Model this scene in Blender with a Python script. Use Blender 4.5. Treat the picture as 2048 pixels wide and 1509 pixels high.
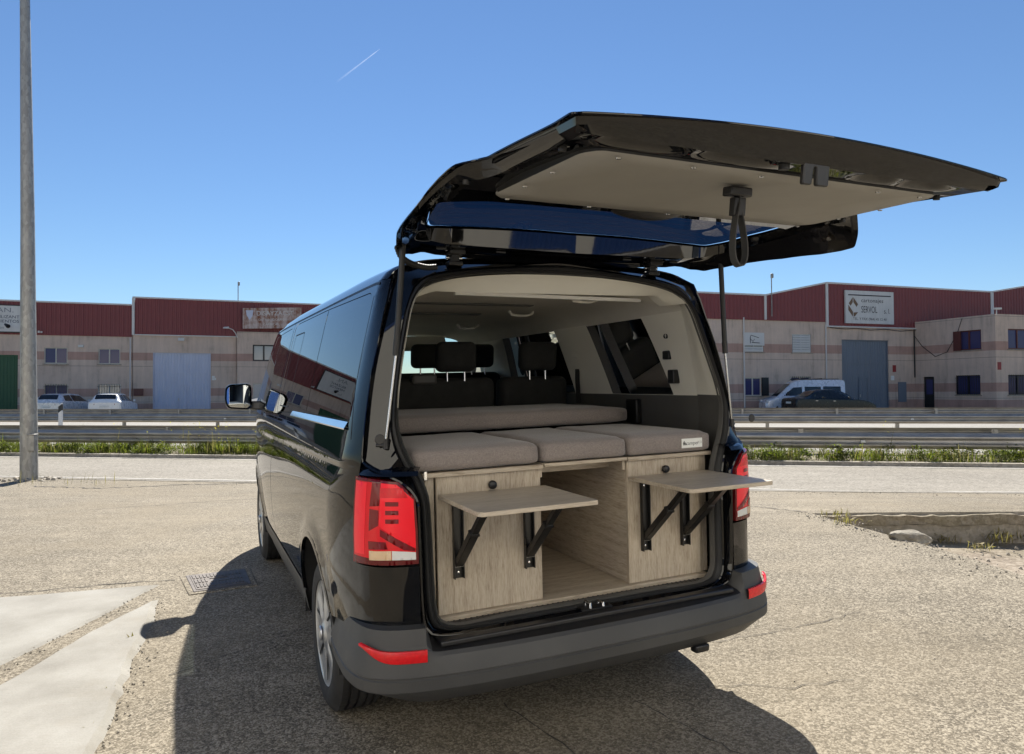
import bpy, bmesh, math, random
import numpy as np
from mathutils import Matrix, Vector
from mathutils.geometry import delaunay_2d_cdt

random.seed(7); rng = np.random.default_rng(7)
R = math.radians
sc = bpy.context.scene
for o in list(bpy.data.objects):
    bpy.data.objects.remove(o, do_unlink=True)
col = sc.collection

# ------------------------------------------------------------------ camera
FPX = 1411.0
cam_d = bpy.data.cameras.new('camera'); cam = bpy.data.objects.new('camera', cam_d); col.objects.link(cam)
cam_d.sensor_fit = 'HORIZONTAL'; cam_d.sensor_width = 36.0; cam_d.lens = FPX / 2048 * 36.0
cam_d.clip_start = 0.05; cam_d.clip_end = 20000
WP = math.atan((783.0 - 754.5) / FPX); WROLL = -0.006; HC = 1.4605
_f = Vector((0, math.cos(WP), math.sin(WP))); _r0 = Vector((1, 0, 0)); _u0 = _r0.cross(_f)
_r = _r0 * math.cos(WROLL) + _u0 * math.sin(WROLL); _u = -_r0 * math.sin(WROLL) + _u0 * math.cos(WROLL)
cam.matrix_world = Matrix(((_r.x, _u.x, -_f.x, 0), (_r.y, _u.y, -_f.y, 0), (_r.z, _u.z, -_f.z, HC), (0, 0, 0, 1)))
sc.camera = cam

# ------------------------------------------------------------------ sky, sun, exposure
SUN_EL, SUN_AZ = 45.5, -3.0          # azimuth measured from +Y towards +X
w = bpy.data.worlds.new('World'); sc.world = w; w.use_nodes = True
nt = w.node_tree; nt.nodes.clear()
sky = nt.nodes.new('ShaderNodeTexSky'); sky.sky_type = 'NISHITA'; sky.sun_disc = False
sky.sun_elevation = R(SUN_EL); sky.sun_rotation = R(SUN_AZ)
sky.altitude = 0; sky.air_density = 1.1; sky.dust_density = 0.0; sky.ozone_density = 8.0
bg = nt.nodes.new('ShaderNodeBackground'); bg.inputs['Strength'].default_value = 0.055
wo = nt.nodes.new('ShaderNodeOutputWorld')
nt.links.new(sky.outputs[0], bg.inputs[0]); nt.links.new(bg.outputs[0], wo.inputs[0])
sun_d = bpy.data.lights.new('sun', 'SUN'); sun = bpy.data.objects.new('sun', sun_d); col.objects.link(sun)
sun_d.energy = 5.0; sun_d.angle = R(0.53); sun_d.color = (1.0, 0.95, 0.86)
_sd = Vector((math.sin(R(SUN_AZ)) * math.cos(R(SUN_EL)), math.cos(R(SUN_AZ)) * math.cos(R(SUN_EL)), math.sin(R(SUN_EL))))
sun.rotation_euler = _sd.to_track_quat('Z', 'Y').to_euler()
sun.location = _sd * 60
sc.view_settings.view_transform = 'Standard'; sc.view_settings.look = 'None'
sc.view_settings.exposure = 1.05; sc.view_settings.gamma = 1.0; sc.view_settings.use_curve_mapping = False
sc.render.engine = 'CYCLES'
cy = sc.cycles
cy.max_bounces = 12; cy.diffuse_bounces = 8; cy.glossy_bounces = 6; cy.transmission_bounces = 8; cy.transparent_max_bounces = 16
cy.use_denoising = True; cy.sample_clamp_indirect = 8.0; cy.caustics_reflective = False; cy.caustics_refractive = False

# ------------------------------------------------------------------ object helpers
def tag(o, label=None, cat=None, group=None, kind=None):
    if label: o['label'] = label
    if cat: o['category'] = cat
    if group: o['group'] = group
    if kind: o['kind'] = kind
    return o

def thing(name, label, cat, loc=(0, 0, 0), rz=0.0, group=None, kind=None):
    o = bpy.data.objects.new(name, None); col.objects.link(o)
    o.empty_display_size = 0.2; o.location = loc; o.rotation_euler = (0, 0, rz)
    return tag(o, label, cat, group, kind)

def mk(name, verts, faces, mat, parent=None, smooth=None, mats=None, idx=None):
    me = bpy.data.meshes.new(name)
    me.from_pydata([tuple(map(float, v)) for v in verts], [], [tuple(f) for f in faces])
    if mats:
        for m in mats: me.materials.append(m)
        if idx is not None: me.polygons.foreach_set('material_index', idx)
    else: me.materials.append(mat)
    me.validate()
    if smooth is not None:
        me.polygons.foreach_set('use_smooth', [True] * len(me.polygons))
        if smooth < 179: me.set_sharp_from_angle(angle=R(smooth))
    me.update()
    o = bpy.data.objects.new(name, me); col.objects.link(o)
    if parent is not None: o.parent = parent
    return o

class MB:
    """collects shapes that become ONE mesh object"""
    def __init__(s): s.v = []; s.f = []; s.m = []; s.cur = 0
    def add(s, vs, fs):
        b = len(s.v); s.v += [tuple(v) for v in vs]
        s.f += [tuple(i + b for i in f) for f in fs]; s.m += [s.cur] * len(fs); return s
    def box(s, x0, x1, y0, y1, z0, z1):
        v = [(x0,y0,z0),(x1,y0,z0),(x1,y1,z0),(x0,y1,z0),(x0,y0,z1),(x1,y0,z1),(x1,y1,z1),(x0,y1,z1)]
        return s.add(v, [(0,3,2,1),(4,5,6,7),(0,1,5,4),(1,2,6,5),(2,3,7,6),(3,0,4,7)])
    def hexa(s, v):
        return s.add(v, [(0,3,2,1),(4,5,6,7),(0,1,5,4),(1,2,6,5),(2,3,7,6),(3,0,4,7)])
    def prism(s, poly, axis, a0, a1):
        """poly: 2-D points; axis 'x': (y,z), 'y': (x,z), 'z': (x,y)"""
        def p(q, a):
            return {'x': (a, q[0], q[1]), 'y': (q[0], a, q[1]), 'z': (q[0], q[1], a)}[axis]
        n = len(poly); v = [p(q, a0) for q in poly] + [p(q, a1) for q in poly]
        f = [(i, (i+1) % n, n + (i+1) % n, n + i) for i in range(n)]
        f += [tuple(range(n))[::-1], tuple(range(n, 2*n))]
        return s.add(v, f)
    def tube(s, pts, r, n=10, cap=True, rr=None):
        pts = [Vector(p) for p in pts]; k = len(pts); vs = []; up = Vector((0, 0, 1))
        prev = None
        for i, p in enumerate(pts):
            t = (pts[min(i+1, k-1)] - pts[max(i-1, 0)]).normalized()
            if prev is None:
                a = t.cross(up if abs(t.z) < 0.9 else Vector((1, 0, 0))).normalized()
            else:
                a = (prev - t * prev.dot(t)).normalized()
            prev = a; b = t.cross(a); q = (rr[i] if rr else r)
            vs += [p + a * (q * math.cos(2*math.pi*j/n)) + b * (q * math.sin(2*math.pi*j/n)) for j in range(n)]
        fs = [(i*n+j, i*n+(j+1) % n, (i+1)*n+(j+1) % n, (i+1)*n+j) for i in range(k-1) for j in range(n)]
        if cap: fs += [tuple(range(n))[::-1], tuple(range((k-1)*n, k*n))]
        return s.add(vs, fs)
    def ribbon(s, pts, wv, th, nv):
        """flat strap: centre points, width vector, thickness along normals nv"""
        vs = []; wv = Vector(wv)
        for p, n in zip(pts, nv):
            p = Vector(p); n = Vector(n).normalized() * (th / 2)
            vs += [p - wv/2 - n, p + wv/2 - n, p + wv/2 + n, p - wv/2 + n]
        k = len(pts)
        fs = [(i*4+j, i*4+(j+1) % 4, (i+1)*4+(j+1) % 4, (i+1)*4+j) for i in range(k-1) for j in range(4)]
        fs += [(3, 2, 1, 0), tuple((k-1)*4 + j for j in range(4))]
        return s.add(vs, fs)
    def lathe(s, prof, c, axis='x', n=48, a0=0.0, a1=2*math.pi):
        """prof: list of (r, a) a = along axis"""
        full = abs(a1 - a0 - 2*math.pi) < 1e-6; m = n if full else n + 1; vs = []
        for r, a in prof:
            for j in range(m):
                t = a0 + (a1 - a0) * j / n
                u, v_ = r*math.cos(t), r*math.sin(t)
                d = {'x': (a, u, v_), 'y': (u, a, v_), 'z': (u, v_, a)}[axis]
                vs.append((c[0]+d[0], c[1]+d[1], c[2]+d[2]))
        fs = []
        for i in range(len(prof)-1):
            for j in range(n):
                j2 = (j+1) % m
                fs.append((i*m+j, i*m+j2, (i+1)*m+j2, (i+1)*m+j))
        return s.add(vs, fs)
    def grid(s, P):
        """P: rows x cols of points"""
        r, c = len(P), len(P[0]); vs = [p for row in P for p in row]
        return s.add(vs, [(i*c+j, i*c+j+1, (i+1)*c+j+1, (i+1)*c+j) for i in range(r-1) for j in range(c-1)])
    def build(s, name, mat, parent=None, smooth=None, bevel=None, seg=2, mats=None):
        o = mk(name, s.v, s.f, mat, parent, smooth, mats, s.m if mats else None)
        if bevel:
            b = o.modifiers.new('bevel', 'BEVEL'); b.width = bevel; b.segments = seg; b.limit_method = 'ANGLE'; b.angle_limit = R(40)
            b.harden_normals = False
            if smooth is None:
                o.data.polygons.foreach_set('use_smooth', [True] * len(o.data.polygons)); o.data.set_sharp_from_angle(angle=R(35))
        return o

def inside(P, poly):
    x, y = P[:, 0], P[:, 1]; poly = np.asarray(poly); c = np.zeros(len(P), bool); n = len(poly); j = n - 1
    for i in range(n):
        xi, yi = poly[i]; xj, yj = poly[j]
        k = ((yi > y) != (yj > y)) & (x < (xj - xi) * (y - yi) / (yj - yi + 1e-15) + xi)
        c ^= k; j = i
    return c

def densify(poly, res, closed=True):
    out = []; n = len(poly)
    for i in range(n if closed else n - 1):
        a = np.array(poly[i], float); b = np.array(poly[(i+1) % n], float); k = max(1, int(math.ceil(np.linalg.norm(b-a) / res)))
        out += [tuple(a + (b-a) * t / k) for t in range(k)]
    if not closed: out.append(tuple(poly[-1]))
    return out

def rounded(poly, r, seg=5):
    """round the corners of a polygon; r a number or one per corner"""
    n = len(poly); out = []
    for i in range(n):
        p0, p1, p2 = (np.array(poly[k % n], float) for k in (i-1, i, i+1))
        rr = r[i] if hasattr(r, '__len__') else r
        a = p0 - p1; b = p2 - p1; la, lb = np.linalg.norm(a), np.linalg.norm(b)
        if rr <= 0: out.append(tuple(p1)); continue
        d = min(rr, .45*la, .45*lb); A = p1 + a/la*d; B = p1 + b/lb*d
        for k in range(seg+1):
            t = k/seg; out.append(tuple((1-t)**2*A + 2*t*(1-t)*p1 + t*t*B))
    return out

def grow(poly, d):
    """offset a polygon outwards by d (either winding)"""
    P = np.array(poly, float); n = len(P)
    area = 0.5*np.sum(P[:, 0]*np.roll(P[:, 1], -1) - np.roll(P[:, 0], -1)*P[:, 1]); sgn = 1 if area > 0 else -1
    e = np.roll(P, -1, 0) - P; e /= (np.linalg.norm(e, axis=1, keepdims=True) + 1e-12)
    nrm = np.c_[e[:, 1], -e[:, 0]] * sgn
    m = nrm + np.roll(nrm, 1, 0); m /= (np.linalg.norm(m, axis=1, keepdims=True) + 1e-12)
    c = np.clip(np.sum(m*nrm, 1), .35, 1)
    return [tuple(p) for p in P + m*(d/c)[:, None]]

def tri(poly, holes=(), res=0.05, extra=None):
    """constrained Delaunay of a polygon with holes, filled with grid points"""
    loops = [densify(poly, res)] + [densify(h, res) for h in holes]
    pts = []; edges = []
    for L in loops:
        b = len(pts); pts += L; edges += [(b+i, b+(i+1) % len(L)) for i in range(len(L))]
    B = np.array(pts); lo, hi = B.min(0), B.max(0)
    gx = np.arange(lo[0]+res/2, hi[0], res); gy = np.arange(lo[1]+res/2, hi[1], res*.87)
    G = np.array([(x + (res/2 if k % 2 else 0), y) for k, y in enumerate(gy) for x in gx]).reshape(-1, 2)
    if extra is not None: G = np.vstack([G, np.asarray(extra, float)])
    if len(G):
        ok = inside(G, poly)
        for h in holes: ok &= ~inside(G, h)
        G = G[ok]
        if len(G):
            keep = np.ones(len(G), bool)
            for i in range(0, len(G), 2000):
                d = np.min(np.hypot(G[i:i+2000, None, 0]-B[None, :, 0], G[i:i+2000, None, 1]-B[None, :, 1]), 1)
                keep[i:i+2000] = d > (res*.45 if extra is None else res*.15)
            pts += [tuple(g) for g in G[keep]]
    ov, oe, of, *_ = delaunay_2d_cdt([Vector(p) for p in pts], edges, [], 0, 1e-7)
    V = np.array([(v.x, v.y) for v in ov]); F = np.array([f for f in of if len(f) == 3])
    cen = V[F].mean(1); ok = inside(cen, poly)
    for h in holes: ok &= ~inside(cen, h)
    return V, F[ok]

def patch(name, poly, holes, fn, mat, parent=None, res=0.05, smooth=180, flip=False, thick=None, off=1.0, extra=None, exact=False):
    V, F = tri(poly, holes, res, extra)
    vs = [fn(a, b) for a, b in V]
    fs = [tuple(f[::-1]) if flip else tuple(f) for f in F.tolist()]
    o = mk(name, vs, fs, mat, parent, smooth)
    if exact:      # shading normals straight from the surface function, so reflections stay clean
        h = 2e-4; N = []
        for a, b in V:
            u = Vector(fn(a+h, b)) - Vector(fn(a-h, b)); v = Vector(fn(a, b+h)) - Vector(fn(a, b-h)); n_ = u.cross(v).normalized(); N.append(-n_ if flip else n_)
        o.data.normals_split_custom_set_from_vertices(N)
    if thick:
        m = o.modifiers.new('solid', 'SOLIDIFY'); m.thickness = thick; m.offset = off
    return o

def spline(xs, ys):
    """monotone cubic interpolation"""
    xs = np.asarray(xs, float); ys = np.asarray(ys, float); h = np.diff(xs); d = np.diff(ys)/h
    m = np.zeros(len(xs)); m[0], m[-1] = d[0], d[-1]
    for i in range(1, len(xs)-1):
        if d[i-1]*d[i] > 0:
            w1, w2 = 2*h[i]+h[i-1], h[i]+2*h[i-1]; m[i] = (w1+w2)/(w1/d[i-1]+w2/d[i])
    def f(x):
        x = min(max(float(x), xs[0]), xs[-1]); i = min(max(int(np.searchsorted(xs, x)) - 1, 0), len(h)-1)
        t = (x-xs[i])/h[i]; a, b = ys[i], ys[i+1]
        return float((1+2*t)*(1-t)**2*a + t*(1-t)**2*h[i]*m[i] + t*t*(3-2*t)*b + t*t*(t-1)*h[i]*m[i+1])
    return f

def resample(P, n, curve=True):
    P = np.array(P, float); L = np.r_[0, np.cumsum(np.linalg.norm(np.diff(P, axis=0), axis=1))]
    fs = [spline(L, P[:, k]) for k in range(P.shape[1])] if curve else None
    return [tuple(f(t) for f in fs) for t in np.linspace(0, L[-1], n)]

def text(name, body, size, loc, rot, mat, parent, align='LEFT', ext=0.0, sx=1.0):
    c = bpy.data.curves.new(name, 'FONT'); c.body = body; c.size = size; c.align_x = align; c.extrude = ext; c.resolution_u = 3
    tmp = bpy.data.objects.new(name, c); col.objects.link(tmp); bpy.context.view_layer.update()
    me = bpy.data.meshes.new_from_object(tmp.evaluated_get(bpy.context.evaluated_depsgraph_get())); bpy.data.objects.remove(tmp, do_unlink=True); bpy.data.curves.remove(c)
    me.materials.clear(); me.materials.append(mat); o = bpy.data.objects.new(name, me); col.objects.link(o)
    o.location = loc; o.rotation_euler = rot; o.scale = (sx, 1, 1)
    if parent is not None: o.parent = parent
    return o

# ------------------------------------------------------------------ materials
class NT:
    def __init__(s, name):
        s.m = bpy.data.materials.new(name); s.m.use_nodes = True; s.t = s.m.node_tree; s.t.nodes.clear()
        s.out = s.n('ShaderNodeOutputMaterial')
    def n(s, typ, **kw):
        n = s.t.nodes.new(typ)
        for k, v in kw.items():
            if k in n.inputs: n.inputs[k].default_value = v
            else: setattr(n, k, v)
        return n
    def l(s, a, b): s.t.links.new(a, b)
    def coord(s, kind='Object', scale=(1, 1, 1), rot=(0, 0, 0)):
        c = s.n('ShaderNodeTexCoord'); m = s.n('ShaderNodeMapping'); m.inputs['Scale'].default_value = scale; m.inputs['Rotation'].default_value = rot
        s.l(c.outputs[kind], m.inputs[0]); return m.outputs[0]
    def noise(s, co, scale, detail=4, rough=.55, dist=0.0):
        n = s.n('ShaderNodeTexNoise'); n.inputs['Scale'].default_value = scale; n.inputs['Detail'].default_value = detail
        n.inputs['Roughness'].default_value = rough; n.inputs['Distortion'].default_value = dist
        s.l(co, n.inputs['Vector']); return n.outputs['Fac']
    def ramp(s, fac, stops):
        r = s.n('ShaderNodeValToRGB'); e = r.color_ramp.elements
        while len(e) < len(stops): e.new(.5)
        for k, (p, c) in enumerate(stops):
            e[k].position = p; e[k].color = (c if hasattr(c, '__len__') else (c, c, c)) + ((1,) if not hasattr(c, '__len__') or len(c) == 3 else ())
        s.l(fac, r.inputs[0]); return r.outputs[0]
    def mix(s, fac, a, b, blend='MIX'):
        m = s.n('ShaderNodeMix', data_type='RGBA', blend_type=blend)
        for sock, val in ((0, fac), (6, a), (7, b)):
            if hasattr(val, 'is_linked') or isinstance(val, bpy.types.NodeSocket): s.l(val, m.inputs[sock])
            else: m.inputs[sock].default_value = val if sock == 0 else ((val, val, val, 1) if not hasattr(val, '__len__') else tuple(val) + ((1,) if len(val) == 3 else ()))
        return m.outputs[2]
    def math(s, op, a, b=0.0, c=None):
        m = s.n('ShaderNodeMath', operation=op)
        for k, v in enumerate((a, b) if c is None else (a, b, c)):
            if isinstance(v, bpy.types.NodeSocket): s.l(v, m.inputs[k])
            else: m.inputs[k].default_value = v
        return m.outputs[0]
    def bump(s, h, strength=.3, dist=.01):
        b = s.n('ShaderNodeBump'); b.inputs['Strength'].default_value = strength; b.inputs['Distance'].default_value = dist
        s.l(h, b.inputs['Height']); return b.outputs[0]
    def bsdf(s, base=None, rough=.5, normal=None, **kw):
        p = s.n('ShaderNodeBsdfPrincipled')
        for k, v in (('Base Color', base), ('Roughness', rough), ('Normal', normal)):
            if v is None: continue
            if isinstance(v, bpy.types.NodeSocket): s.l(v, p.inputs[k])
            elif k == 'Base Color': p.inputs[k].default_value = tuple(v) + ((1,) if len(v) == 3 else ())
            else: p.inputs[k].default_value = v
        for k, v in kw.items():
            k = k.replace('_', ' ')
            if isinstance(v, bpy.types.NodeSocket): s.l(v, p.inputs[k])
            else: p.inputs[k].default_value = v
        s.l(p.outputs[0], s.out.inputs[0]); s.p = p; return s.m

M = {}
def plain(name, base, rough=.5, var=.12, scale=8, bump=0.0, bscale=200, kind='Object', **kw):
    t = NT(name); co = t.coord(kind)
    n = t.noise(co, scale, 5); a = [c*(1-var) for c in base]; b = [min(1, c*(1+var)) for c in base]
    c = t.ramp(n, [(.3, tuple(a)), (.7, tuple(b))])
    nb = t.bump(t.noise(co, bscale, 3), bump, .002) if bump else None
    rr = t.math('MULTIPLY_ADD', t.noise(co, scale*2.3, 4), .25, rough-.12) if rough >= .2 else rough
    M[name] = t.bsdf(c, rr, nb, **kw); return M[name]
def mat_paint():
    t = NT('black_car_paint'); co = t.coord()
    d = t.noise(co, 3.0, 6, .65); fine = t.noise(co, 160, 3)
    dust = t.math('MULTIPLY', t.ramp(d, [(.42, 0.0), (.75, 1.0)]), t.ramp(fine, [(.4, .3), (.7, 1.0)]))
    base = t.mix(t.math('MULTIPLY', dust, .018), (.0022, .0024, .0034), (.20, .18, .15))
    rough = t.math('MULTIPLY_ADD', dust, .06, .018)
    M['paint'] = t.bsdf(base, rough, t.bump(t.noise(co, 30, 2), .010, .002), Coat_Weight=0.0, Specular_IOR_Level=.5)
mat_paint()
def mat_tint(name, trans, rough=.0, tcol=(1, 1, 1)):
    t = NT(name)
    tr = t.n('ShaderNodeBsdfTransparent'); tr.inputs[0].default_value = (trans*tcol[0], trans*tcol[1], trans*tcol[2], 1)
    gl = t.n('ShaderNodeBsdfGlossy'); gl.inputs['Roughness'].default_value = max(rough, .003); gl.inputs[0].default_value = (1, 1, 1, 1)
    fr = t.n('ShaderNodeFresnel'); fr.inputs[0].default_value = 1.52
    mx = t.n('ShaderNodeMixShader'); t.l(fr.outputs[0], mx.inputs[0]); t.l(tr.outputs[0], mx.inputs[1]); t.l(gl.outputs[0], mx.inputs[2])
    t.l(mx.outputs[0], t.out.inputs[0]); M[name] = t.m
mat_tint('privacy_glass', .035, .004, (.8, .9, 1.0)); mat_tint('clear_glass', .82, .003, (.9, 1, .96)); mat_tint('tailgate_glass', .055, .006, (.35, .6, 1.0)); mat_tint('door_glass', .20, .004, (.8, .95, .9))
plain('bumper_plastic', (.047, .047, .046), .52, .16, 3, .35, 420)
plain('black_plastic', (.012, .012, .013), .42, .1, 6, .12, 500)
plain('trim_black', (.006, .006, .006), .5, .1, 6)
plain('rubber_seal', (.013, .013, .013), .62, .1, 8)
plain('tyre_rubber', (.022, .021, .020), .75, .25, 9, .2, 300)
plain('underbody', (.012, .012, .012), .8)
plain('silver_cap', (.52, .53, .54), .33, .06, 7, Metallic=.75)
plain('chrome', (.75, .76, .78), .12, .03, 7, Metallic=1.0)
plain('steel_rod', (.45, .46, .47), .2, .05, 7, Metallic=1.0)
plain('mirror_glass', (.42, .45, .47), .02, .01, 3, Metallic=1.0); M['mirror_glass'].node_tree.nodes
plain('headliner', (.64, .615, .54), .85, .05, 5, .15, 350)
plain('trim_beige', (.74, .72, .63), .62, .04, 4, .12, 500)
plain('trim_dark', (.085, .083, .076), .6, .08, 4, .2, 400)
plain('seat_fabric', (.022, .022, .020), .9, .2, 12, .4, 250)
plain('led_strip', (.92, .92, .88), .4, .02)
plain('black_metal', (.010, .010, .010), .32, .1, 6, .08, 300)
plain('tailgate_board', (.31, .30, .275), .62, .05, 3, .06, 300)
plain('strap_web', (.035, .034, .033), .7, .1, 20, .3, 400)
plain('tag_white', (.75, .76, .72), .6, .03, 30)
plain('ink', (.02, .02, .025), .6, .1, 20)
plain('ink_blue', (.025, .035, .07), .6, .2, 20)
plain('ink_grey', (.22, .23, .25), .6, .2, 20)
plain('knob_black', (.012, .012, .012), .45, .1, 8, .1, 200)

def mat_fabric():
    t = NT('taupe_fabric'); co = t.coord()
    sm = t.n('ShaderNodeTexWave', wave_type='BANDS', bands_direction='X'); 
    a = t.noise(t.coord(scale=(30, 320, 320)), 3, 3, .7); b = t.noise(t.coord(scale=(320, 320, 30)), 3, 3, .7); c2 = t.noise(t.coord(scale=(320, 30, 320)), 3, 3, .7)
    w = t.math('MULTIPLY_ADD', t.math('ADD', a, b), .33, t.math('MULTIPLY', c2, .33)); big = t.noise(co, 5, 4)
    c = t.ramp(w, [(.42, (.125, .106, .096)), (.58, (.33, .285, .258))])
    c = t.mix(.25, c, t.ramp(big, [(.3, (.18, .152, .138)), (.7, (.27, .232, .212))]))
    M['fabric'] = t.bsdf(c, .9, t.bump(t.math('ADD', w, t.math('MULTIPLY', big, 1.2)), .35, .004), Sheen_Weight=.25)
mat_fabric()
def mat_wood(name, scl):
    """laminate with an oak grain running along the axis with the small scale"""
    t = NT(name); co = t.coord(scale=scl)
    d = t.noise(co, 2.2, 3, .5); g = t.noise(co, 9, 6, .65, 1.2); fine = t.noise(t.coord(scale=tuple(s*6 for s in scl)), 6, 3, .7)
    wv = t.n('ShaderNodeTexWave', wave_type='RINGS'); wv.inputs['Scale'].default_value = 1.1; wv.inputs['Distortion'].default_value = 5.0; wv.inputs['Detail'].default_value = 3
    t.l(co, wv.inputs['Vector'])
    f = t.math('ADD', t.math('MULTIPLY', g, .50), t.math('ADD', t.math('MULTIPLY', wv.outputs['Fac'], .06), t.math('MULTIPLY', fine, .46)))
    c = t.ramp(f, [(.36, (.20, .150, .100)), (.47, (.38, .315, .235)), (.56, (.47, .405, .315)), (.68, (.56, .495, .40))])
    c = t.mix(.22, c, t.ramp(d, [(.3, (.33, .275, .205)), (.7, (.52, .45, .355))]))
    M[name] = t.bsdf(c, .46, t.bump(fine, .12, .001))
mat_wood('oak_vertical', (7, 7, .7)); mat_wood('oak_across', (.7, 7, 7)); mat_wood('oak_deep', (7, .7, 7))

def mat_lens(name, c1, c2, scale=260):
    t = NT(name); co = t.coord(scale=(.12, .12, 1))
    w = t.n('ShaderNodeTexWave', wave_type='BANDS', bands_direction='Z'); w.inputs['Scale'].default_value = scale*.32
    t.l(t.coord(), w.inputs['Vector'])
    c = t.mix(w.outputs['Fac'], c1, c2); c = t.mix(t.math('MULTIPLY', t.noise(t.coord(), 14, 3), .6), c, c1)
    M[name] = t.bsdf(c, .12, t.bump(w.outputs['Fac'], .25, .002), Coat_Weight=.35, Coat_Roughness=.03, Specular_IOR_Level=.25)
mat_lens('lens_red', (.60, .004, .010), (.76, .008, .016)); mat_lens('lens_bright', (.86, .010, .022), (.95, .022, .034)); mat_lens('lens_dark', (.13, .004, .006), (.21, .006, .010))
mat_lens('lens_clear', (.55, .55, .52), (.80, .80, .78)); mat_lens('lens_amber', (.55, .36, .20), (.80, .62, .42))
plain('lens_housing', (.10, .004, .006), .15, .1, 5)
plain('reflector_red', (.62, .012, .016), .2, .12, 60, .3, 300)

def mat_asphalt(name, lo, mid, hi, big=.35, sc_=60, tintc=None, bumps=.45):
    t = NT(name); co = t.coord()
    def cells(k):
        v = t.n('ShaderNodeTexVoronoi', feature='F1'); v.inputs['Scale'].default_value = k; t.l(co, v.inputs['Vector'])
        s_ = t.n('ShaderNodeSeparateColor'); t.l(v.outputs['Color'], s_.inputs[0]); return v, s_
    v, s1 = cells(sc_); v2, s2 = cells(sc_*1.9); v3, s3 = cells(sc_*.5)
    st = t.math('ADD', t.math('MULTIPLY', s1.outputs[0], .50), t.math('ADD', t.math('MULTIPLY', s2.outputs[1], .28), t.math('MULTIPLY', s3.outputs[2], .22)))
    gap = t.math('SUBTRACT', 1.0, t.math('MULTIPLY', v.outputs['Distance'], 1.1))
    # how much pale stone shows changes over the yard: worn wheel tracks, dusty edges, dark oily patches
    n1 = t.noise(co, .45, 6, .62); n2 = t.noise(t.coord(scale=(.35, 2.6, 1), rot=(0, 0, .45)), 1.0, 5, .62); n3 = t.noise(co, 4.5, 5, .6)
    k = t.math('ADD', t.math('MULTIPLY', n1, .45), t.math('ADD', t.math('MULTIPLY', n2, .35), t.math('MULTIPLY', n3, .20)))
    kk = t.math('MULTIPLY', t.math('SUBTRACT', k, .5), big*2.2)
    c = t.ramp(t.math('ADD', st, kk), [(.20, lo), (.47, mid), (.78, hi)])
    c = t.mix(big*.8, c, t.ramp(k, [(.36, tuple(x*.70 for x in mid)), (.5, tuple(x*1.08 for x in mid)), (.62, tuple(min(1, x*1.5) for x in mid))]))
    if tintc:
        c = t.mix(t.math('MULTIPLY', t.ramp(t.noise(co, .3, 5, .65), [(.46, 0.0), (.64, 1.0)]), .55), c, tintc)
        spots = t.ramp(t.noise(co, 1.1, 6, .7), [(.66, 0.0), (.74, 1.0)]); c = t.mix(t.math('MULTIPLY', spots, .45), c, tuple(x*.75 for x in lo))
    h = t.math('ADD', t.math('MULTIPLY', gap, .6), t.math('MULTIPLY', s1.outputs[1], .5))
    M[name] = t.bsdf(c, .88, t.bump(h, bumps, .006), Specular_IOR_Level=.2)
mat_asphalt('apron', (.055, .047, .036), (.168, .144, .107), (.40, .353, .277), .30, 118, (.225, .187, .130))
mat_asphalt('road_grey', (.135, .122, .100), (.22, .20, .168), (.31, .286, .246), .25, 45, None, .3)
mat_asphalt('road_pale', (.19, .178, .160), (.27, .255, .232), (.34, .325, .30), .25, 30, None, .2)
mat_asphalt('dirt', (.12, .095, .07), (.23, .19, .145), (.36, .31, .25), .5, 30, (.2, .19, .12), .6)
mat_asphalt('old_concrete', (.20, .18, .145), (.34, .305, .25), (.46, .42, .36), .55, 22, (.16, .145, .12), .4)
def mat_slab():
    t = NT('pale_concrete'); co = t.coord()
    brush = t.noise(t.coord(scale=(1.0, 90, 1), rot=(0, 0, .35)), 2.2, 3, .6); n = t.noise(co, 2.2, 6, .6); f = t.noise(co, 130, 2)
    c = t.ramp(n, [(.3, (.185, .172, .145)), (.55, (.275, .262, .230)), (.75, (.33, .318, .288))])
    c = t.mix(.2, c, t.ramp(f, [(.3, (.15, .138, .115)), (.7, (.33, .315, .285))]))
    c = t.mix(t.math('MULTIPLY', t.ramp(t.noise(co, .8, 5, .7), [(.55, 0.0), (.72, 1.0)]), .6), c, (.20, .168, .120))
    M['slab'] = t.bsdf(c, .85, t.bump(t.math('ADD', brush, t.math('MULTIPLY', f, .3)), .3, .006))
mat_slab()
def mat_precast():
    t = NT('precast_concrete'); co = t.coord(); sp = t.n('ShaderNodeSeparateXYZ'); t.l(co, sp.inputs[0]); z = sp.outputs[2]
    def band(a, b): return t.math('MULTIPLY', t.math('GREATER_THAN', z, a), t.math('LESS_THAN', z, b))
    bd = t.math('ADD', band(3.70, 4.23), t.math('ADD', band(1.27, 1.80), band(-1, .78)))
    n = t.noise(co, .8, 6, .65); n2 = t.noise(t.coord(scale=(3.5, 3.5, .35)), 1.0, 5, .7); f = t.noise(co, 40, 4)
    c = t.mix(bd, (.62, .49, .395), (.46, .295, .235))
    st = t.math('ADD', t.math('MULTIPLY', n, .45), t.math('MULTIPLY', n2, .55))
    c = t.mix(.8, c, t.ramp(st, [(.30, .40), (.47, .90), (.68, 1.18)]), 'MULTIPLY')
    c = t.mix(.35, c, t.ramp(f, [(.3, .8), (.7, 1.2)]), 'MULTIPLY')
    seam = t.math('LESS_THAN', t.math('ABSOLUTE', t.math('SUBTRACT', t.math('FRACT', t.math('DIVIDE', t.math('ADD', z, .33), 2.42)), .5)), .006)
    c = t.mix(t.math('MULTIPLY', seam, .6), c, (.12, .10, .09))
    M['precast'] = t.bsdf(c, .9, t.bump(f, .4, .01))
mat_precast()
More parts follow.
